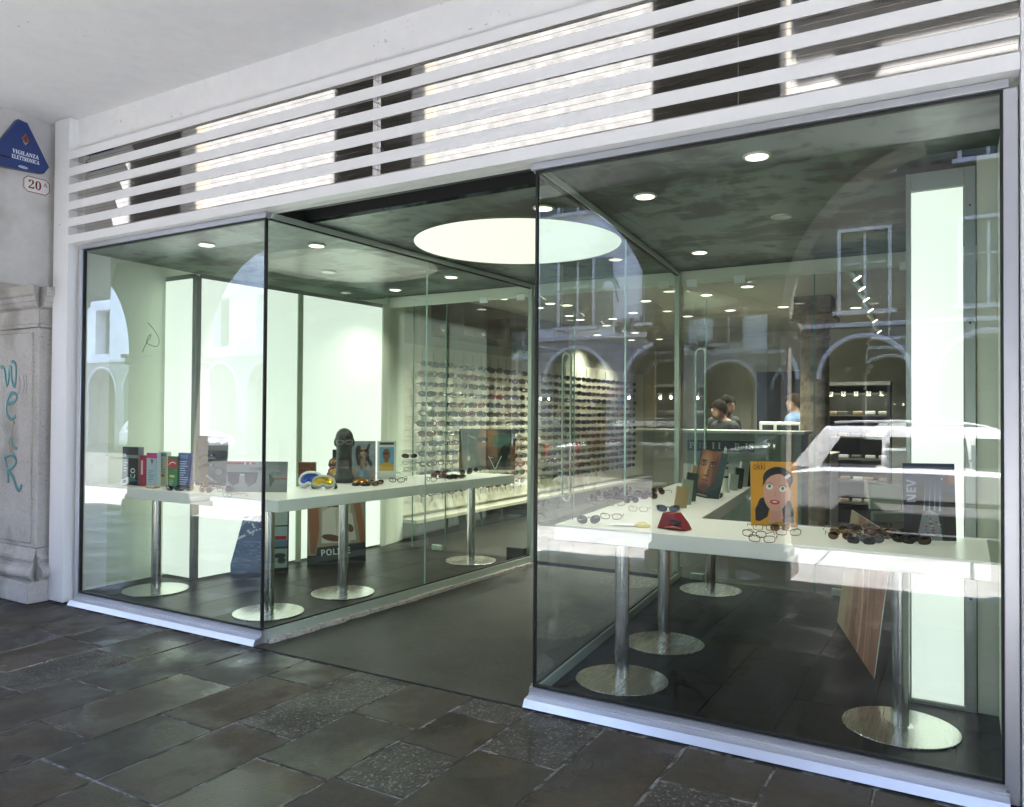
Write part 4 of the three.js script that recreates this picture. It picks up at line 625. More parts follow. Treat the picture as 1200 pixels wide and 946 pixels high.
card('poster_card', 'large poster of a man in a white shirt with POLICE lettering, under the table', 'poster', 360, 429, 660, 582, FL, 0.80, 0.14, (x, w, h) => {
  R(x, '#a39b80', 0, 0, w, h); R(x, '#c3bfa6', 60, 0, 130, h * 0.7); EL(x, '#7c523a', 112, h * 0.10, 26, h * 0.09); PG(x, '#e0ddcf', [[66, h * 0.22], [100, h * 0.15], [136, h * 0.16], [196, h * 0.26], [214, h * 0.66], [64, h * 0.70]]); PG(x, '#c9c4b2', [[120, h * 0.2], [136, h * 0.16], [150, h * 0.62], [128, h * 0.66]]); EL(x, '#6d4732', 106, h * 0.62, 44, h * 0.05, 0.2); EL(x, '#6d4732', 186, h * 0.48, 20, h * 0.05, 0.9);
  PG(x, '#9c6848', [[0, 0], [46, 0], [52, h * 0.5], [36, h * 0.86], [16, h * 0.84], [8, h * 0.4]]); PG(x, '#a06b48', [[196, 0], [228, 0], [256, h * 0.62], [256, h * 0.9], [238, h * 0.88], [222, h * 0.46]]); R(x, '#20282a', 0, h * 0.88, w, h * 0.12); PG(x, '#2a3538', [[44, h * 0.76], [256, h * 0.70], [256, h * 0.92], [36, h * 0.96]]); x.fillStyle = '#eef2ec'; x.font = `bold ${Math.round(h * 0.13)}px sans-serif`; x.save(); x.translate(58, h * 0.89); x.rotate(-0.06); x.fillText('POLICE', 0, 0, 172); x.restore(); });
// right table
card('poster_card', 'orange card with a drawn dark haired woman looking up, lettered okki', 'poster', 880, 935, 617, 541, TT, 0.32, 0.10, (x, w, h) => {
  R(x, '#d99a1c', 0, 0, w, h); x.fillStyle = '#3a2410'; x.font = `${Math.round(h * 0.14)}px sans-serif`; x.fillText('okki', 14, h * 0.13, 70);
  EL(x, '#15161f', 150, h * 0.27, 82, h * 0.19); PG(x, '#15161f', [[50, h * 0.58], [84, h * 0.55], [104, h * 0.72], [90, h * 0.86], [50, h * 0.93], [26, h * 0.92], [24, h * 0.75]]); PG(x, '#1b1c26', [[190, h * 0.62], [214, h * 0.60], [236, h * 0.76], [236, h * 0.95], [176, h * 0.94], [164, h * 0.76]]);
  PG(x, '#d29a8c', [[112, h * 0.72], [170, h * 0.72], [178, h * 0.88], [150, h * 0.95], [100, h * 0.98], [96, h * 0.9]]); x.fillStyle = '#dba595'; x.beginPath(); x.ellipse(140, h * 0.47, 70, h * 0.30, 0.06, 0, 7); x.fill(); PG(x, '#e2b3a3', [[208, h * 0.46], [224, h * 0.44], [218, h * 0.6], [202, h * 0.6]]);
  x.fillStyle = '#15161f'; x.beginPath(); x.moveTo(66, h * 0.40); x.quadraticCurveTo(90, h * 0.2, 160, h * 0.19); x.quadraticCurveTo(212, h * 0.22, 216, h * 0.44); x.quadraticCurveTo(232, h * 0.2, 160, h * 0.09); x.quadraticCurveTo(70, h * 0.1, 66, h * 0.40); x.fill(); PG(x, '#e6eaec', [[186, h * 0.23], [214, h * 0.18], [222, h * 0.22], [194, h * 0.28]]);
  for (const e of [-1, 1]) { EL(x, '#f1f3f0', 140 + e * 36, h * 0.41 + e * 6, 19, h * 0.042); EL(x, '#7f9a83', 140 + e * 36, h * 0.40 + e * 6, 9, h * 0.028); EL(x, '#1b1c1e', 140 + e * 36, h * 0.395 + e * 6, 4, h * 0.013); x.strokeStyle = '#2a1d1a'; x.lineWidth = 2; x.beginPath(); x.arc(140 + e * 38, h * 0.41 + e * 6, 24, 3.6, 5.8); x.stroke(); }
  x.strokeStyle = '#b07266'; x.lineWidth = 2; x.beginPath(); x.moveTo(138, h * 0.46); x.lineTo(132, h * 0.53); x.lineTo(142, h * 0.54); x.stroke(); EL(x, '#b83a42', 132, h * 0.63, 27, h * 0.037, 0.08); EL(x, '#f4efe9', 132, h * 0.625, 13, h * 0.012, 0.08);
});
card('poster_card', 'tall leaning card with a brown close-up of a man, on the side table', 'poster', 810, 842, 584, 528, TT, -0.12, 0.16, (x, w, h) => {
  R(x, '#2f4a42', 0, 0, w, h); const soft = (c, cx, cy, rx, ry, al, a = 0) => { for (let i = 0; i < 10; i++) { x.globalAlpha = al / 6; EL(x, c, cx, cy, rx * (1 - i * 0.07), ry * (1 - i * 0.07), a); } x.globalAlpha = 1; };
  PG(x, '#8a5836', [[10, 0], [190, 0], [186, h * 0.45], [160, h * 0.72], [96, h * 0.86], [40, h * 0.8], [8, h * 0.5]]); soft('#c08a5e', 70, h * 0.30, 60, h * 0.34, 0.9); soft('#d0a074', 84, h * 0.45, 18, h * 0.2, 0.8); soft('#4f2f1d', 168, h * 0.45, 30, h * 0.4, 0.9); soft('#5b3824', 92, h * 0.78, 60, h * 0.10, 0.8);
  for (const [cx, cy] of [[48, 0.30], [132, 0.31]]) { soft('#3a2216', cx, h * cy, 30, h * 0.05, 1.2); soft('#1d120d', cx, h * (cy - 0.07), 34, h * 0.02, 1.6, -0.05); EL(x, '#d8cbb8', cx, h * cy, 14, h * 0.018); EL(x, '#160d09', cx + 1, h * cy, 7, h * 0.02); }
  soft('#5b3722', 108, h * 0.44, 16, h * 0.12, 0.7); soft('#41261a', 92, h * 0.535, 30, h * 0.02, 1.2); soft('#7d3b32', 92, h * 0.635, 34, h * 0.025, 1.6); soft('#3a1a15', 92, h * 0.635, 36, h * 0.006, 1.6);
  PG(x, '#23342e', [[0, h * 0.8], [40, h * 0.86], [110, h * 0.9], [256, h * 0.7], [256, h], [0, h]]); EL(x, '#10130f', 90, h * 0.93, 86, 16); EL(x, '#9a8266', 90, h * 0.95, 60, 9);
}, { roll: -0.16 });
card('poster_card', 'dark blue poster with pale vertical lettering behind the heap of eyeglasses', 'poster', 1060, 1121, 634, 543, TT, 0.36, 0.07, (x, w, h) => { const g = x.createLinearGradient(0, 0, 0, h); g.addColorStop(0, '#33466b'); g.addColorStop(0.5, '#22304e'); g.addColorStop(1, '#10161c'); x.fillStyle = g; x.fillRect(0, 0, w, h); PG(x, '#0a0d12', [[70, h * 0.3], [112, h * 0.25], [80, h], [20, h]]); for (const k of [0, 1, 2, 3]) PG(x, '#8795ac', [[96 + k * 26, h * 0.62], [104 + k * 26, h * 0.62], [112 + k * 24, h * 0.2]]); PG(x, '#9aa0a8', [[60, h], [90, h * 0.66], [130, h * 0.6], [170, h * 0.66], [190, h]]); for (let i = 0; i < 30; i++) EL(x, pick(['#c9c4c8', '#8d3f48', '#5c6a7c']), rr(90, 190), h * rr(0.62, 0.95), rr(3, 10), rr(2, 6)); EL(x, '#6b3d28', 226, h * 0.22, 40, h * 0.07); EL(x, '#93603f', 244, h * 0.2, 22, h * 0.06); EL(x, '#f2ede2', 192, h * 0.2, 5, 5); R(x, '#0c1210', 196, h * 0.36, 60, h * 0.6); x.fillStyle = '#b9c2d2'; x.font = 'bold 64px sans-serif'; x.save(); x.translate(62, h * 0.52); x.rotate(-Math.PI / 2); x.fillText('NEV', 0, 0, 150); x.restore(); }, { edge: blackM });
{ // skin-toned picture board standing on the floor, tipped against the light box
  const a = onY(981, 729, FL), b = onY(1024, 796, FL), L = a.distanceTo(b), t = obj('leaning_picture', new THREE.BoxGeometry(L, 0.82, 0.006).translate(0, 0.41, -0.003), [cardEdge, cardEdge, cardEdge, cardEdge, mapped(canvasTex(384, 256, (x, w, h) => { R(x, '#a08b6e', 0, 0, w, h); PG(x, '#8a6250', [[90, 0], [384, 0], [384, h], [150, h]]); blotch(x, w, h, ['#b98d70', '#6d4638', '#c7a184', '#8d6552'], 70, 12, 60); for (const k of [0, 1, 2, 3]) { x.strokeStyle = pick(['#56342c', '#7b5546', '#cba88c']); x.lineWidth = rr(4, 12); x.beginPath(); x.moveTo(110 + k * 60, 0); x.bezierCurveTo(90 + k * 70, 90, 210 + k * 30, 120, 170 + k * 60, 256); x.stroke(); } R(x, '#a9997a', 0, 0, 76, h); }), 0.45), cardBack]);
  t.position.set((a.x + b.x) / 2, FL + 0.002, (a.z + b.z) / 2); t.rotation.order = 'YXZ'; t.rotation.set(-0.12, Math.atan2(-(b.z - a.z), b.x - a.x) - 0, 0);
  tag(t, 'large skin toned abstract picture board leaning on the floor under the table', 'picture');
}
{ // row of small upright cards and price blocks on the side table
  const spots = [[803, 592, 0.17, '#8b9a86'], [808, 588, 0.2, '#3c4a44'], [813, 580, 0.22, '#b9a384'], [797, 596, 0.14, '#9d8a66']];
  for (const [px, py, h, c] of spots) { const p = onY(px, py, TT), t = obj('poster_card', new THREE.BoxGeometry(0.10, h, 0.008).translate(0, h / 2, 0), std(new THREE.Color(c), 0.45)); t.position.set(p.x, TT + 0.001, p.z); t.rotation.set(0, 1.1 + rr(-0.1, 0.1), -0.16); tag(t, 'plain narrow card standing edge-on beside the brown close-up card', 'card', 'edge-on cards on the side table'); }
  for (const [px, py, h, c] of [[864, 573, 0.17, [0.05, 0.07, 0.06]], [870, 571, 0.21, [0.45, 0.5, 0.44]], [876, 570, 0.20, [0.02, 0.025, 0.025]], [858, 575, 0.13, [0.5, 0.55, 0.5]]]) { const p = onY(px, py, TT), t = obj('display_block', new THREE.BoxGeometry(0.09, h, 0.022).translate(0, h / 2, 0), std(c, 0.4)); t.position.set(p.x, TT + 0.002, p.z); t.rotation.set(0, 1.0, -0.14); tag(t, 'slim display block leaning at the far end of the side table', 'display block', 'leaning display blocks'); }
  const p = onY(850, 577, TT), t = thing('display_totem', 'slim pale display totem with dark bands and a pointed top', 'totem', [p.x, TT + 0.001, p.z]);
  obj('column', [uvm(new THREE.LatheGeometry([[0.035, 0], [0.035, 0.01], [0.022, 0.02], [0.022, 0.26], [0.026, 0.265], [0.026, 0.28], [0.014, 0.30], [0.010, 0.34], [0.001, 0.36]].map(q => new THREE.Vector2(...q)), 20))], std([0.55, 0.58, 0.48], 0.3), t);
  for (const y of [0.12, 0.19, 0.23]) obj('band', [cyl(0.024, 0.024, 0.016, 0, y, 0, 20)], blackM, t);
}
// ---------------------------------------------------------------- red case, goggles, head, stands, loose eyeglasses
{
  const p = onY(787, 621, TT), t = thing('red_case', 'red leather soft case with an open end on the white table', 'case', [p.x, TT, p.z], -0.2);
  const redM = std([0.20, 0.012, 0.02], 0.35, { bumpMap: grainT, bumpScale: 0.001 }), w = 0.155;
  const s = new THREE.Shape(); s.moveTo(-w / 2, 0); s.lineTo(w / 2, 0); s.lineTo(w * 0.38, 0.03); s.lineTo(w * 0.12, 0.075); s.lineTo(-w * 0.30, 0.075); s.closePath();
  obj('body', toCreasedNormals(uvm(new THREE.ExtrudeGeometry(s, { depth: 0.06, bevelEnabled: true, bevelSize: 0.005, bevelThickness: 0.01, bevelSegments: 3 }).translate(0, 0.006, -0.06)), 0.5), redM, t);
  obj('opening', [new THREE.CylinderGeometry(0.045, 0.045, 0.004, 3).rotateX(Math.PI / 2).scale(1, 0.55, 1).translate(0.032, 0.038, 0.012)], blackM, t);
  obj('flap', [tube([[-0.03, 0.012, 0.012], [0.02, 0.02, 0.03], [0.07, 0.012, 0.018]], 0.006, 12, 6)], std([0.32, 0.06, 0.05], 0.35), t);
}
function goggles(label, pos, ry, frameC, lensC, tilt = -0.5, s = 1) {
  const t = thing('ski_goggles', label, 'goggles', pos, 0); t.rotation.order = 'YXZ'; t.rotation.set(tilt, ry, 0); t.scale.setScalar(s);
  const bend = p => { p.z -= 3.2 * p.x * p.x; return p; }, o = superE(0.165, 0.085, 2.6, 0, 0.05, 28).map(p => { if (p.y < 0.05 && Math.abs(p.x) < 0.03) p.y += 0.016 * (1 - Math.abs(p.x) / 0.03); return bend(p); });
  obj('frame', [tube(o, 0.011, 56, 8, true), tube(o.map(p => V(p.x * 0.98, p.y, p.z - 0.018)), 0.012, 56, 8, true)], std(frameC, 0.4), t);
  const P = []; for (let r = 0; r < 4; r++) for (let i = 0; i < o.length; i++) { const j = (i + 1) % o.length, q = (v, k) => { const x = v.x * k, y = 0.05 + (v.y - 0.05) * k; return [x, y, -3.2 * x * x + 0.004 + 0.008 * (1 - k * k)]; }; const a = q(o[i], r / 4), b = q(o[i], (r + 1) / 4), c = q(o[j], (r + 1) / 4), d = q(o[j], r / 4); P.push(...a, ...b, ...c, ...a, ...c, ...d); }
  const g = new THREE.BufferGeometry(); g.setAttribute('position', new THREE.Float32BufferAttribute(P, 3)); g.setAttribute('uv', new THREE.Float32BufferAttribute(new Float32Array(P.length / 3 * 2), 2)); obj('lens', toCreasedNormals(g, 1.2), std(lensC, 0.08, { metalness: 0.75 }), t);
  obj('strap', [tube([[-0.085, 0.05, -0.03], [-0.09, 0.035, -0.08], [-0.04, 0.02, -0.125], [0.04, 0.02, -0.125], [0.09, 0.035, -0.08], [0.085, 0.05, -0.03]], 0.012, 30, 6).scale(1, 0.9, 1)], std([0.03, 0.05, 0.04], 0.8), t);
  return t;
}
const gp = (px, py) => { const p = onY(px, py, TT); return [p.x, TT + 0.02, p.z]; };
goggles('ski goggles with a white frame and blue mirrored lens', gp(361, 573), 0.25, [0.65, 0.66, 0.64], [0.03, 0.09, 0.45], -0.45, 1.25);
goggles('ski goggles with a grey frame and yellow mirrored lens', gp(378, 574), 0.6, [0.35, 0.38, 0.36], [0.75, 0.5, 0.03], -0.5, 1.0);
goggles('ski goggles with a red frame and gold lens behind the yellow pair', gp(396, 562), 0.7, [0.25, 0.05, 0.04], [0.7, 0.45, 0.15], -0.2, 1.0);
goggles('ski goggles with a black frame and bronze lens perched highest on the heap', (() => { const p = gp(394, 561); p[1] += 0.10; return p; })(), 0.6, [0.02, 0.02, 0.02], [0.35, 0.2, 0.1], -0.5, 0.8);
goggles('orange lensed sport goggles lying before the long haired card', gp(421, 570), 0.4, [0.04, 0.03, 0.02], [0.7, 0.28, 0.03], -1.0, 0.8);
{ const p = onY(360, 561, TT), t = thing('goggle_box', 'brown carton behind the blue ski goggles', 'box', [p.x, TT + 0.001, p.z], 0.5); obj('carton', [rbox(0.15, 0.15, 0.06, 0.002, 0, 0.075, 0)], std([0.14, 0.05, 0.03], 0.5), t); const q = onY(392, 560, TT), t2 = thing('goggle_box', 'dark carton behind the heap of goggles', 'box', [q.x, TT + 0.001, q.z - 0.05], 0.5); obj('carton', [rbox(0.10, 0.26, 0.06, 0.002, 0, 0.13, 0)], std([0.03, 0.035, 0.03], 0.5), t2); }
function field(res, size, center, dist, colorOf) { // mesh of a distance field, as one continuous surface
  const mc = new MarchingCubes(res, new THREE.MeshBasicMaterial(), false, false, 60000), f = mc.field, h = res / 2, step = 4; mc.isolation = 0;
  const at = (i, a) => (i - h) / h * size + center[a], far = step * 1.8 * size / h, p = V();
  for (let k = 0; k < res; k += step) for (let j = 0; j < res; j += step) for (let i = 0; i < res; i += step) { // coarse blocks first, fine cells only near the surface
    p.set(at(i + step / 2, 0), at(j + step / 2, 1), at(k + step / 2, 2)); const c = dist(p), skip = Math.abs(c) > far;
    for (let z = k; z < k + step && z < res; z++) for (let y = j; y < j + step && y < res; y++) for (let x = i; x < i + step && x < res; x++) { if (!skip) p.set(at(x, 0), at(y, 1), at(z, 2)); f[x + y * res + z * res * res] = skip ? -c : -dist(p); }
  }
  mc.update(); const n = mc.count, g = new THREE.BufferGeometry(), P = mc.positionArray.slice(0, n * 3), C = colorOf && new Float32Array(n * 3);
  for (let i = 0; i < n; i++) { for (let a = 0; a < 3; a++) P[i * 3 + a] = P[i * 3 + a] * size + center[a]; if (C) C.set(colorOf(P[i * 3], P[i * 3 + 1], P[i * 3 + 2]), i * 3); }
  g.setAttribute('position', new THREE.BufferAttribute(P, 3)); if (C) g.setAttribute('color', new THREE.BufferAttribute(C, 3)); return toCreasedNormals(g, 3);
}
const smin = (a, b, k) => { const d = Math.abs(a - b); if (d >= k) return a < b ? a : b; const h = clamp(0.5 + 0.5 * (b - a) / k); return b + (a - b) * h - k * h * (1 - h); };
const cap = (p, a, b, ra, rb) => { const x = b.x - a.x, y = b.y - a.y, z = b.z - a.z, u = p.x - a.x, v = p.y - a.y, w = p.z - a.z, t = clamp((x * u + y * v + z * w) / (x * x + y * y + z * z)); return Math.sqrt((u - x * t) ** 2 + (v - y * t) ** 2 + (w - z * t) ** 2) - (ra + (rb - ra) * t); };
const ell = (p, cx, cy, cz, rx, ry, rz) => { const x = (p.x - cx) / rx, y = (p.y - cy) / ry, z = (p.z - cz) / rz; return (Math.sqrt(x * x + y * y + z * z) - 1) * Math.min(rx, ry, rz); };
{ // black mannequin head with a picture window in its neck
  const p = onY(403, 566, TT), t = thing('mannequin_head', 'matte black bald mannequin head wearing eyeglasses, a small picture in its neck', 'mannequin head', [p.x, TT + 0.001, p.z], 0.75);
  const headM = std([0.028, 0.034, 0.030], 0.5);
  const d = q => { let a = ell(q, 0, 0.385, -0.012, 0.076, 0.088, 0.096); a = smin(a, ell(q, 0, 0.325, 0.012, 0.058, 0.09, 0.07), 0.03); a = smin(a, cap(q, V(0, 0.375, 0.082), V(0, 0.335, 0.1), 0.008, 0.013), 0.012); a = smin(a, cap(q, V(-0.016, 0.295, 0.074), V(0.016, 0.295, 0.074), 0.009, 0.009), 0.01); a = smin(a, ell(q, 0, 0.262, 0.055, 0.026, 0.02, 0.024), 0.02); for (const s of [-1, 1]) { a = smin(a, ell(q, s * 0.078, 0.35, -0.01, 0.01, 0.03, 0.018), 0.008); a = -smin(-a, ell(q, s * 0.03, 0.362, 0.09, 0.02, 0.012, 0.016), 0.012); } a = smin(a, cap(q, V(0, 0.02, -0.012), V(0, 0.3, -0.008), 0.075, 0.06), 0.03); a = smin(a, ell(q, 0, 0.02, -0.01, 0.105, 0.05, 0.085), 0.03); return Math.max(a, -q.y + 0.002); };
  obj('head', field(76, 0.26, [0, 0.24, 0], d), headM, t);
  obj('picture_window', [rbox(0.085, 0.085, 0.012, 0.003, 0, 0.16, 0.062)], std([0.008, 0.009, 0.009], 0.2), t); obj('picture', [bx(0.05, 0.05, 0.002, 0, 0.162, 0.069)], std([0.07, 0.05, 0.03], 0.4), t);
  const c = V(0, 0.335, 0.098).applyAxisAngle(V(0, 1, 0), 0.75); eyeglasses(0, 2, 0, [p.x + c.x, TT + c.y, p.z + c.z], 0.75, 'silver rimmed eyeglasses worn by the black mannequin head', undefined, 0, 1.12);
}
{ // acrylic step stand with three frames
  const p = onY(478, 560, TT), t = thing('acrylic_stand', 'clear acrylic stand with white shelves holding eyeglass frames', 'stand', [p.x, TT + 0.001, p.z], 0.75);
  obj('back', [bx(0.17, 0.26, 0.004, 0, 0.13, -0.03)], clearM, t); obj('post', [span(0.055, 0.063, 0, 0.27, -0.026, -0.018)], std([0.7, 0.72, 0.68], 0.4), t);
  for (const [y, x] of [[0.06, 0.02], [0.12, 0.01], [0.18, 0.015]]) { obj('shelf', [rbox(0.15, 0.008, 0.07, 0.002, x, y, 0.01)], std([0.75, 0.77, 0.72], 0.3), t); const c = V(x, y + 0.005, 0.02).applyAxisAngle(V(0, 1, 0), 0.75); eyeglasses(y > 0.15 ? 4 : 0, y > 0.15 ? 0 : 2, y > 0.15 ? 1 : 0, [p.x + c.x, TT + c.y, p.z + c.z], 0.75, y > 0.15 ? 'thick black sunglasses on the top shelf of the acrylic stand' : y > 0.1 ? 'thin silver eyeglasses on the middle shelf of the acrylic stand' : 'thin silver eyeglasses on the lowest shelf of the acrylic stand'); }
}
{ const p = onY(580, 551, TT), t = thing('necklace', 'pale eyeglass cord hanging in a V on a clear stand', 'cord', [p.x, TT + 0.001, p.z], 0.6); obj('cord', [tube([[-0.07, 0.15, 0], [-0.03, 0.07, 0.006], [0, 0.012, 0.01], [0.03, 0.07, 0.006], [0.07, 0.15, 0]], 0.005, 30, 6)], std([0.65, 0.68, 0.58], 0.5), t); obj('stand', [bx(0.18, 0.17, 0.003, 0, 0.085, -0.012)], clearM, t); }
const loose = (px, py, k, fm, lm, ry, label, flip = 0, group) => { const p = onY(px, py, TT); return eyeglasses(k, fm, lm, [p.x, TT, p.z], ry, label, group, flip); };
// on the left table
loose(228, 569, 4, 4, 3, 0.3, 'blue wraparound sunglasses in front of the lens solution boxes'); loose(240, 572, 2, 3, 3, -0.3, 'red and blue sunglasses in front of the dark grey card'); loose(252, 571, 1, 0, 0, 0.5, 'black round eyeglasses at the foot of the dark grey card');
loose(262, 577, 0, 3, 0, 0.2, 'thin red eyeglasses before the wide grey card'); loose(275, 576, 3, 0, 2, 0.1, 'brown aviator sunglasses before the wide grey card'); loose(286, 574, 2, 5, 2, 0.4, 'gold framed amber eyeglasses before the wide grey card'); loose(266, 583, 0, 2, 0, -0.2, 'silver rimless style eyeglasses near the table edge');
loose(441, 568, 2, 0, 2, 0.9, 'black framed amber sunglasses before the white card'); loose(434, 570, 4, 5, 2, 0.5, 'golden wraparound sunglasses beside the orange goggles'); loose(470, 563, 0, 2, 0, 1.0, 'silver eyeglasses beside the acrylic stand'); loose(517, 556, 2, 3, 2, 0.9, 'red rimmed sunglasses near the middle of the side table'); loose(513, 560, 2, 1, 2, 0.7, 'brown sunglasses near the middle of the side table'); loose(527, 561, 4, 4, 3, 0.9, 'dark blue sunglasses flat on the side table edge'); loose(546, 556, 3, 0, 1, 0.8, 'black aviator sunglasses before the wide dark poster'); loose(554, 553, 1, 0, 1, 0.6, 'round black sunglasses before the wide dark poster'); loose(536, 553, 0, 2, 0, 1.1, 'thin silver eyeglasses before the wide dark poster');
// on the right table
loose(690, 614, 3, 0, 1, 0.7, 'grey lensed sunglasses near the corner of the white table'); loose(716, 609, 0, 3, 0, 0.25, 'red framed eyeglasses on a white cloth near the table corner'); loose(722, 593, 0, 5, 0, 0.6, 'gold wire eyeglasses behind the red framed pair'); loose(740, 590, 1, 0, 1, 0.9, 'round dark sunglasses beside the gold wire pair'); loose(757, 583, 2, 1, 2, 0.5, 'brown sunglasses at the glass side of the table'); loose(748, 600, 0, 2, 0, 0.2, 'silver wire eyeglasses behind the red case'); loose(770, 578, 1, 5, 2, 0.9, 'gold round sunglasses at the glass side of the table'); loose(783, 600, 4, 4, 3, 0.3, 'blue mirrored wraparound sunglasses behind the red case'); loose(835, 584, 4, 0, 2, 0.2, 'black sunglasses at the foot of the brown close-up card');
loose(896, 622, 0, 5, 0, 0.5, 'thin gold eyeglasses left of the orange card'); loose(884, 630, 0, 0, 0, -0.15, 'thin black eyeglasses before the orange card'); loose(893, 636, 0, 1, 0, 0.1, 'thin brown eyeglasses at the front edge before the orange card'); loose(924, 628, 0, 3, 0, 0.35, 'thin red eyeglasses before the orange card'); loose(915, 622, 2, 5, 2, 0.9, 'gold eyeglasses leaning on the orange card');
[[985, 633, 1, 5, 2, 0.3, 'round gold sunglasses in the heap of eyeglasses'], [1004, 634, 0, 2, 0, -0.2, 'silver wire eyeglasses at the front of the heap'], [1012, 624, 4, 0, 1, 0.6, 'black wraparound sunglasses in the heap of eyeglasses'], [1030, 628, 2, 0, 1, -0.4, 'thick black sunglasses in the heap of eyeglasses'], [1048, 629, 4, 0, 1, 0.2, 'large black wraparound sunglasses in the heap of eyeglasses'], [1062, 636, 3, 0, 1, 0.5, 'black aviator sunglasses at the front of the heap'], [1074, 638, 2, 0, 2, 0.15, 'black framed amber sunglasses before the dark blue poster'], [1022, 637, 1, 2, 0, 0.4, 'round silver eyeglasses at the front of the heap'], [996, 626, 3, 1, 2, 0.8, 'brown aviator sunglasses at the back of the heap']].forEach(a => loose(...a));
const many = (n, l0, l1, t0, t1, label, group) => { for (let i = 0; i < n; i++) loose(rr(l0, l1), rr(t0, t1), Math.floor(rnd() * 5), Math.floor(rnd() * 6), Math.floor(rnd() * 4), rr(-0.3, 1.3), label, 0, group); };
many(9, 705, 790, 578, 594, 'eyeglasses spread beside the entrance glass on the side table', 'eyeglasses along the entrance glass');
many(7, 955, 1050, 626, 640, 'eyeglasses tangled in the heap before the dark blue poster', 'eyeglasses in the heap');
many(7, 452, 540, 556, 566, 'eyeglasses spread along the edge of the goggles table', 'eyeglasses along the goggles table');
many(6, 200, 300, 571, 579, 'eyeglasses spread before the grey cards', 'eyeglasses before the grey cards');
{ const p = onY(735, 616, TT), t = thing('white_cloth', 'small folded white lens cloth with the red framed eyeglasses', 'cloth', [p.x, TT + 0.001, p.z], 0.3); const g = new THREE.PlaneGeometry(0.16, 0.11, 16, 12).rotateX(-Math.PI / 2), a = g.attributes.position; for (let i = 0; i < a.count; i++) a.setY(i, 0.003 + 0.006 * fbm(a.getX(i) * 3 + 0.5, a.getZ(i) * 3 + 0.5, 4, 611, 3)); g.computeVertexNormals(); obj('cloth', uvm(g), std([0.8, 0.8, 0.8], 0.9), t);
  const q = onY(753, 618, TT), t2 = thing('yellow_pouch', 'crumpled pale yellow pouch beside the red case', 'pouch', [q.x, TT, q.z], 0.2); const h = new THREE.SphereGeometry(0.045, 20, 12).scale(1, 0.42, 0.7), b = h.attributes.position; for (let i = 0; i < b.count; i++) { const n = 0.7 + 0.6 * fbm(b.getX(i) * 6 + 1, b.getZ(i) * 6 + b.getY(i) * 5 + 1, 5, 621, 3); b.setXYZ(i, b.getX(i) * n, Math.max(0.001, b.getY(i) * n + 0.008), b.getZ(i) * n); } h.computeVertexNormals(); obj('pouch', h, std([0.62, 0.52, 0.16], 0.7), t2); }
{ const p = onY(1040, 612, TT), t = thing('open_case', 'open grey green eyeglass case standing behind the heap', 'case', [p.x, TT + 0.001, p.z], 0.3); obj('lid', [rbox(0.17, 0.15, 0.02, 0.008, 0, 0.14, -0.03).rotateX(-0.15)], std([0.16, 0.20, 0.15], 0.5), t); obj('tray', [rbox(0.17, 0.06, 0.08, 0.012, 0, 0.031, 0.02)], std([0.06, 0.08, 0.06], 0.5), t); }
{ const p = onY(607, 657, FL), t = thing('floor_speaker', 'small black box on the dark floor at the end of the entrance glass', 'box', [p.x, FL + 0.001, p.z], 0.1); obj('casing', [rbox(0.20, 0.14, 0.14, 0.008, 0, 0.07, 0)], std([0.02, 0.025, 0.025], 0.5), t); obj('grille', [rbox(0.17, 0.11, 0.004, 0.001, 0, 0.07, 0.071, 1)], std([0.04, 0.045, 0.05], 0.7), t); }
{ // scratched scrawl on the narrower pane
  const q = [[173, 378], [180, 386], [186, 397], [184, 406], [172, 402], [174, 394], [177, 393], [170, 405], [167, 413]].map(p => { const w = onZ(...p, 0.001); return V(w.x, w.y, 0.0015); });
  tag(obj('scrawl', tube(q, 0.0022, 50, 5), std([0.10, 0.13, 0.08], 0.6)), 'thin scratched scrawl on the narrower display window', 'scrawl');
}

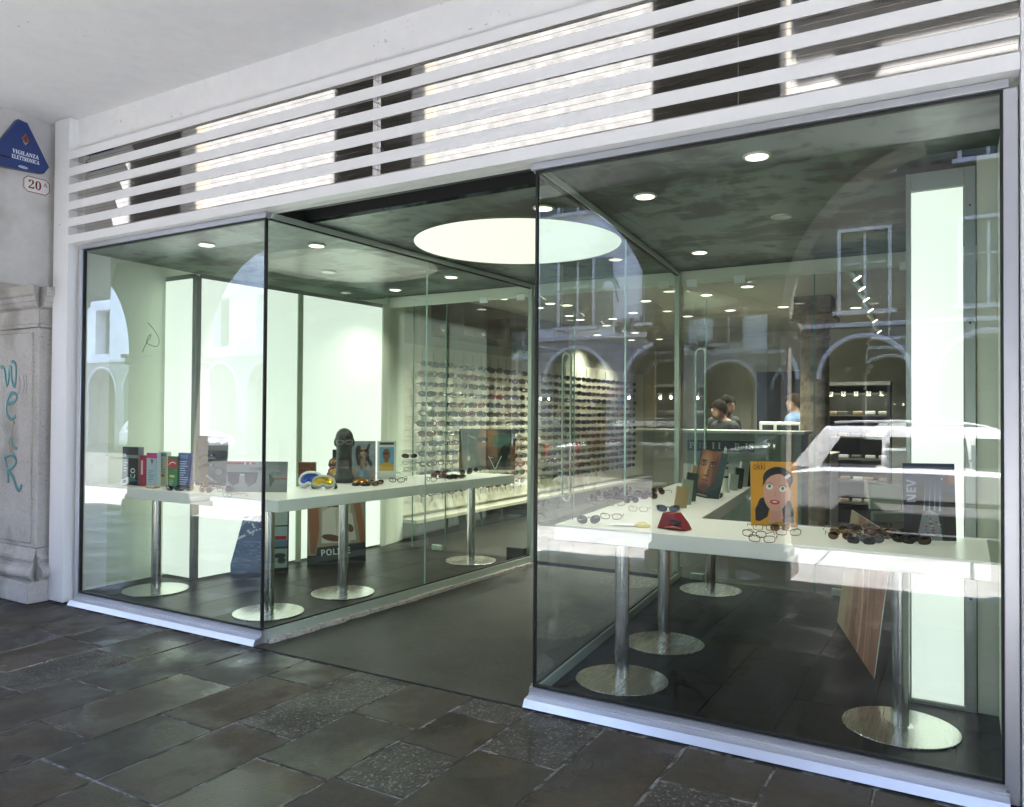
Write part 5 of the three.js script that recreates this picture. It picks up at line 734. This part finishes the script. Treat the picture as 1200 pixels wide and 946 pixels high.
// ---------------------------------------------------------------- people at the back
function person(label, pos, ry, top, shirtC, legC, skin, hair, lean, arms) {
  const t = thing('person', label, 'person', pos, ry), s = top / 1.75, Q = (x, y, z) => V(x, y, z).multiplyScalar(s);
  const L = y => lean * Math.max(0, y - 0.95), J = (x, y, z) => Q(x, y - 0.25 * lean * Math.max(0, y - 1), z + L(y));
  const hd = J(0, 1.62, 0.02), bones = [[J(0, 1.46, -0.01), J(0, 1.56, 0), 0.055, 0.05], [J(-0.14, 1.40, -0.01), J(0.14, 1.40, -0.01), 0.075, 0.075], [J(0, 1.36, 0), J(0, 1.0, 0), 0.14, 0.125], [J(-0.07, 0.96, 0), J(0.07, 0.96, 0), 0.125, 0.125]];
  for (const e of [-1, 1]) { bones.push([J(e * 0.09, 0.92, 0), Q(e * 0.10, 0.5, 0.01), 0.085, 0.058], [Q(e * 0.10, 0.5, 0.01), Q(e * 0.10, 0.09, -0.02), 0.057, 0.04], [Q(e * 0.10, 0.045, -0.03), Q(e * 0.115, 0.04, 0.15), 0.042, 0.036]); const [el, wr] = arms(e); bones.push([J(e * 0.19, 1.39, -0.01), J(...el), 0.052, 0.042], [J(...el), J(...wr), 0.041, 0.030]); const w = J(...wr), dd = V().subVectors(J(...wr), J(...el)).normalize(); for (let k = 0; k < 5; k++) bones.push([w.clone().addScaledVector(dd, 0.02), w.clone().addScaledVector(dd, k ? 0.12 + 0.02 * (k % 3) : 0.08).add(V((k - 2) * 0.016, k ? -0.01 : 0.02, 0)), 0.016, 0.009]); }
  const d = p => { let a = 1; for (const b of bones) a = smin(a, cap(p, b[0], b[1], b[2] * s, b[3] * s), 0.03); a = smin(a, ell(p, hd.x, hd.y + 0.01, hd.z, 0.074, 0.105, 0.09), 0.025); a = smin(a, ell(p, hd.x, hd.y - 0.06, hd.z + 0.03, 0.05, 0.055, 0.055), 0.02); return smin(a, ell(p, hd.x, hd.y - 0.01, hd.z + 0.095, 0.012, 0.02, 0.016), 0.015); };
  const g = field(80, 1.0 * s, [0, 0.9 * s, 0.15], d, (x, y, z) => y > hd.y - 0.125 ? skin : y > 0.93 * s ? (Math.abs(x) > 0.5 ? skin : shirtC) : y > 0.07 * s ? legC : [0.01, 0.01, 0.01]);
  obj('body', g, new THREE.MeshStandardMaterial({ vertexColors: true, roughness: 0.8 }), t);
  const hg = new THREE.SphereGeometry(1, 32, 20, 0, Math.PI * 2, 0, Math.PI * 0.60).scale(0.090, 0.118, 0.108).rotateX(-0.55).translate(hd.x, hd.y + 0.018, hd.z - 0.012); { const a = hg.attributes.position; for (let i = 0; i < a.count; i++) { const n = 1 + 0.16 * (fbm(a.getX(i) * 4 + 2, a.getY(i) * 4 + a.getZ(i) * 3 + 2, 6, 631, 3) - 0.35); a.setXYZ(i, hd.x + (a.getX(i) - hd.x) * n, hd.y + (a.getY(i) - hd.y) * n, hd.z + (a.getZ(i) - hd.z) * n); } hg.computeVertexNormals(); }
  obj('hair', hg, phys(hair, 0.95, { specularIntensity: 0.2 }), t);
  for (const e of [-1, 1]) obj('eye', [new THREE.SphereGeometry(0.012, 10, 8).translate(hd.x + e * 0.03, hd.y + 0.01, hd.z + 0.082)], std([0.05, 0.04, 0.035], 0.3), t);
  obj('mouth', [new THREE.SphereGeometry(1, 10, 6).scale(0.022, 0.006, 0.008).translate(hd.x, hd.y - 0.055, hd.z + 0.083)], std([0.25, 0.08, 0.07], 0.5), t);
}
const reach = e => [[e * 0.22, 1.14, 0.10], [e * 0.14, 1.12, 0.32]], down = e => [[e * 0.23, 1.12, -0.02], [e * 0.22, 0.88, 0.08]];
{ const a = onZ(843, 463, -6.5), b = onZ(858, 470, -6.3), c = onZ(934, 460, -7.6);
  person('person in dark clothes leaning over the counter papers', [a.x, FL, -6.5], 0.9, a.y - FL + 0.04, [0.012, 0.012, 0.014], [0.012, 0.012, 0.015], [0.24, 0.13, 0.085], [0.012, 0.01, 0.008], 0.25, reach);
  person('person in a black top bent beside another at the counter', [b.x + 0.05, FL, -6.2], -0.6, b.y - FL + 0.06, [0.012, 0.012, 0.013], [0.015, 0.015, 0.02], [0.26, 0.15, 0.10], [0.015, 0.01, 0.008], 0.35, reach);
  person('person in a light blue shirt standing behind the monitors', [c.x, FL, -7.6], -0.9, c.y - FL, [0.14, 0.21, 0.34], [0.03, 0.04, 0.06], [0.28, 0.17, 0.12], [0.03, 0.02, 0.012], 0.05, down); }

// ---------------------------------------------------------------- the street and the arcaded house opposite (seen mirrored in the glass)
function arcadedHouse(label, X0, X1, wallC, lowC, trimC, shutC) {
  const t = thing('arcaded_house', label, 'building', [0, 0, 16]), a0 = -10.31, sp = 1.85, per = 2.46, spring = 2.42, arches = [];
  const s = new THREE.Shape(); s.moveTo(X0, 0);
  for (let k = -14; k < 14; k++) { const a = a0 + k * per, b = a + sp; if (a < X0 + 0.2 || b > X1 - 0.2) continue; arches.push((a + b) / 2); s.lineTo(a, 0); s.lineTo(a, spring); s.absarc((a + b) / 2, spring, sp / 2, Math.PI, 0, true); s.lineTo(b, 0); }
  s.lineTo(X1, 0); s.lineTo(X1, 3.66); s.lineTo(X0, 3.66);
  const skin = (c, q) => mapped(tex(256, 3, (u, v) => mulc(c, 1 + 0.22 * (fbm(u, v, 4, 701 + q, 4) - 0.5) - 0.25 * sstep(0.6, 0.8, fbm(u, v, 3, 709 + q, 4)))), 0.9), trimM = std(trimC, 0.8);
  obj('arcade', [uvm(new THREE.ExtrudeGeometry(s, { depth: 0.45, bevelEnabled: false, curveSegments: 12 }))], skin(lowC, 2), t);
  const u = new THREE.Shape(); u.moveTo(X0, 3.66); u.lineTo(X1, 3.66); u.lineTo(X1, 10.5); u.lineTo(X0, 10.5);
  const holes = []; for (const x of arches) for (const y of [4.0, 7.2]) { const h = new THREE.Path(); h.moveTo(x - 0.5, y); h.lineTo(x + 0.5, y); h.lineTo(x + 0.5, y + 1.85); h.lineTo(x - 0.5, y + 1.85); u.holes.push(h); holes.push([x, y]); }
  obj('wall', [uvm(new THREE.ExtrudeGeometry(u, { depth: 0.45, bevelEnabled: false }))], skin(wallC, 0), t);
  obj('rear_wall', [span(X0, X1, 0, 3.6, 3.4, 3.6)], std([0.22, 0.19, 0.15], 0.9), t); obj('arcade_ceiling', [span(X0, X1, 3.55, 3.64, 0.46, 3.39)], std([0.22, 0.19, 0.15], 0.9), t); obj('inner_wall', [span(X0, X1, 3.75, 10.4, 1.2, 1.3)], std([0.05, 0.05, 0.05], 0.9), t);
  obj('roof', [span(X0 - 0.1, X1 + 0.1, 10.5, 10.8, -0.8, 4)], std([0.3, 0.2, 0.14], 0.9), t); obj('cornice', [span(X0, X1, 10.25, 10.49, -0.25, -0.002)], trimM, t); obj('string_course', [span(X0, X1, 3.62, 3.72, -0.07, -0.002)], trimM, t);
  for (const x of arches) { const g = new THREE.TorusGeometry(sp / 2 + 0.07, 0.06, 6, 24, Math.PI).scale(1, 1, 0.6).translate(x, spring, -0.02); obj('arch_moulding', g, trimM, t); if (x > -16 && x < 4) { const f = obj('shop_front', [span(x - 0.8, x + 0.8, 0.1, 2.5, 3.33, 3.39)], std(pick([[0.05, 0.05, 0.06], [0.12, 0.08, 0.05], [0.04, 0.07, 0.06]]), 0.3), t); obj('door', [span(x - 0.4, x + 0.35, 0.1, 2.2, 3.30, 3.328)], std(pick([[0.2, 0.1, 0.05], [0.3, 0.28, 0.25], [0.06, 0.1, 0.16]]), 0.4), f); } }
  for (const [x, y] of holes) { if (x < -18 || x > 6) continue; const w = obj('window', [span(x - 0.58, x - 0.5, y, y + 1.93, -0.03, 0.1), span(x + 0.5, x + 0.58, y, y + 1.93, -0.03, 0.1), span(x - 0.5, x + 0.5, y + 1.85, y + 1.93, -0.03, 0.1), span(x - 0.03, x + 0.03, y, y + 1.85, 0.1, 0.14), span(x - 0.5, x + 0.5, y + 1.1, y + 1.14, 0.1, 0.14)], trimM, t); obj('sill', [span(x - 0.68, x + 0.68, y - 0.1, y - 0.002, -0.12, 0.1)], trimM, w); obj('pane', [span(x - 0.5, x + 0.5, y, y + 1.85, 0.16, 0.17)], std([0.05, 0.06, 0.07], 0.08), w); if ((x + 40) % 5 < 3) for (const e of [-1, 1]) obj('shutter', [span(x + e * 0.86 - 0.25, x + e * 0.86 + 0.25, y, y + 1.85, -0.05, -0.004)], std(shutC, 0.7), w); }
}
arcadedHouse('pale arcaded house with tall windows across the street', -45, -5.62, [0.84, 0.85, 0.86], [0.36, 0.35, 0.33], [0.62, 0.61, 0.6], [0.14, 0.17, 0.15]);
arcadedHouse('brown arcaded house with white window frames across the street', -5.60, 25, [0.15, 0.12, 0.09], [0.16, 0.14, 0.115], [0.58, 0.58, 0.58], [0.07, 0.06, 0.05]);
{ const { FontLoader } = await import('three/addons/loaders/FontLoader.js'), { TextGeometry } = await import('three/addons/geometries/TextGeometry.js');
  const font = await new FontLoader().loadAsync('fonts/droid/droid_sans_bold.typeface.json'), g = new TextGeometry('bVs', { font, size: 0.36, depth: 0.04, curveSegments: 5 }); g.rotateY(Math.PI);
  const o = obj('sign_letters', uvm(g), std([0.05, 0.05, 0.055], 0.5)); o.position.set(-7.35, 3.78, 15.94); tag(o, 'dark raised letters on the pale arcaded house', 'sign');
  const l = thing('wall_lamp', 'black curled wall bracket lamp on the arcaded house', 'lamp', [-8.1, 5.0, 15.98]); obj('bracket', [tube([[0, 0, 0], [0, 0.2, -0.3], [0, 0.1, -0.7]], 0.025, 16, 6), tube([[0, -0.4, 0], [0, -0.15, -0.2], [0, 0.1, -0.3]], 0.018, 14, 6)], blackM, l); obj('globe', [new THREE.SphereGeometry(0.15, 20, 14).translate(0, -0.08, -0.7)], std([0.7, 0.7, 0.7], 0.2), l);
}
function car(label, pos, ry, paintC, rails) {
  const t = thing('parked_car', label, 'car', pos, ry), paint = phys(paintC, 0.3, { clearcoat: 1, clearcoatRoughness: 0.05 }), dark = std([0.015, 0.016, 0.018], 0.08), trim = std([0.03, 0.03, 0.03], 0.6);
  const loft = (st, ring) => { const P = [], rows = st.map(ring), n = rows[0].length; for (let i = 0; i < rows.length - 1; i++) for (let j = 0; j < n; j++) { const k = (j + 1) % n, a = rows[i][j], b = rows[i + 1][j], c = rows[i + 1][k], d = rows[i][k]; P.push(...a, ...c, ...b, ...a, ...d, ...c); } for (const [r, f] of [[rows[0], 1], [rows[rows.length - 1], 0]]) for (let j = 1; j < n - 1; j++) f ? P.push(...r[0], ...r[j], ...r[j + 1]) : P.push(...r[0], ...r[j + 1], ...r[j]); const g = new THREE.BufferGeometry(); g.setAttribute('position', new THREE.Float32BufferAttribute(P, 3)); return toCreasedNormals(uvm(g), 0.55); };
  const st = [[-2.02, 0.38, 0.80, 0.72], [-1.96, 0.30, 0.92, 0.78], [-1.6, 0.28, 0.96, 0.81], [-0.5, 0.26, 0.97, 0.82], [0.7, 0.26, 0.95, 0.82], [1.2, 0.27, 0.90, 0.81], [1.75, 0.28, 0.80, 0.77], [1.96, 0.32, 0.68, 0.70], [2.02, 0.40, 0.60, 0.62]];
  obj('body', loft(st, ([x, b, u, w]) => [[x, b, w * 0.9], [x, b + 0.1, w], [x, (b + u) / 2, w * 1.015], [x, u - 0.07, w * 0.985], [x, u, w * 0.9], [x, u, -w * 0.9], [x, u - 0.07, -w * 0.985], [x, (b + u) / 2, -w * 1.015], [x, b + 0.1, -w], [x, b, -w * 0.9]]), paint, t);
  obj('cabin', loft([0, 1, 2, 3], k => { const x = [[-1.97, -1.66], [-1.2, -1.1], [0.3, -0.2], [1.05, 0.22]][k], w0 = 0.745, w1 = [0.58, 0.60, 0.60, 0.56][k]; return [[x[0], 0.93, w0], [x[1], 1.34, w1 + 0.03], [x[1] + (k === 0 ? 0.06 : k === 3 ? -0.08 : 0), 1.42, w1 - 0.05], [x[1] + (k === 0 ? 0.06 : k === 3 ? -0.08 : 0), 1.42, -w1 + 0.05], [x[1], 1.34, -w1 - 0.03], [x[0], 0.93, -w0]]; }), paint, t);
  const quad = (p, m, name) => { const s = p.map(q => V(...q)), g = new THREE.BufferGeometry(); g.setAttribute('position', new THREE.Float32BufferAttribute([...p[0], ...p[1], ...p[2], ...p[0], ...p[2], ...p[3]], 3)); g.computeVertexNormals(); obj(name, uvm(g), m, t); };
  for (const e of [-1, 1]) { const z0 = 0.752 * e, z1 = 0.655 * e; quad([[-1.62, 0.98, z0], [-0.98, 0.98, z0], [-0.98, 1.30, z1], [-1.42, 1.30, z1]], dark, 'side_window'); quad([[-0.90, 0.98, z0], [-0.10, 0.98, z0], [-0.14, 1.30, z1], [-0.90, 1.30, z1]], dark, 'side_window'); quad([[-0.02, 0.98, z0], [0.84, 0.98, z0], [0.28, 1.30, z1], [-0.05, 1.30, z1]], dark, 'side_window'); }
  quad([[1.03, 0.96, -0.68], [1.03, 0.96, 0.68], [0.26, 1.36, 0.54], [0.26, 1.36, -0.54]], dark, 'windscreen'); quad([[-1.962, 0.98, 0.66], [-1.962, 0.98, -0.66], [-1.70, 1.32, -0.54], [-1.70, 1.32, 0.54]], dark, 'rear_window');
  obj('bumper', [rbox(0.12, 0.24, 1.56, 0.05, -2.01, 0.42, 0)], trim, t); obj('bumper', [rbox(0.12, 0.22, 1.4, 0.05, 2.0, 0.42, 0)], trim, t); obj('sill_cladding', [span(-1.9, 1.8, 0.24, 0.44, 0.815, 0.845), span(-1.9, 1.8, 0.24, 0.44, -0.845, -0.815)], trim, t); obj('side_moulding', [span(-1.4, 1.3, 0.55, 0.60, 0.826, 0.84), span(-1.4, 1.3, 0.55, 0.60, -0.84, -0.826)], trim, t);
  for (const e of [-1, 1]) { obj('tail_light', [rbox(0.05, 0.28, 0.10, 0.015, -1.99, 0.76, e * 0.72)], std([0.35, 0.015, 0.012], 0.2), t); obj('headlight', [rbox(0.06, 0.12, 0.26, 0.02, 1.965, 0.60, e * 0.5)], std([0.5, 0.5, 0.5], 0.1), t); if (rails) obj('roof_rail', [tube([[-1.5, 1.42, e * 0.52], [-1.42, 1.47, e * 0.52], [-0.3, 1.47, e * 0.52], [0.1, 1.42, e * 0.50]], 0.014, 24, 6)], paint, t);
    for (const x of [-1.22, 1.28]) { const w = obj('wheel', [cyl(0.30, 0.30, 0.19, 0, 0, 0, 28).rotateX(Math.PI / 2).translate(x, 0.30, e * 0.735)], std([0.012, 0.012, 0.012], 0.8), t); obj('rim', [cyl(0.19, 0.19, 0.012, 0, 0, 0, 20).rotateX(Math.PI / 2).translate(x, 0.30, e * 0.833)], std([0.05, 0.05, 0.055], 0.4, { metalness: 0.5 }), w); } }
}
car('white estate car with roof rails parked beside the arcade', [0.15, -0.01, 7.0], 0, [0.80, 0.80, 0.80], true);
car('dark grey car parked farther along the street', [-9.6, -0.01, 11.6], Math.PI, [0.05, 0.055, 0.06], false);
car('light grey hatchback parked across the street', [-14.6, -0.01, 12.0], 0.05, [0.30, 0.30, 0.30], false);
car('pale silver car parked across the street past the light grey hatchback', [-22.5, -0.01, 13.0], 0, [0.35, 0.36, 0.37], false);

scene.traverse(o => { if (o.isMesh) { o.castShadow = true; o.receiveShadow = true; } });
renderer.render(scene, camera);
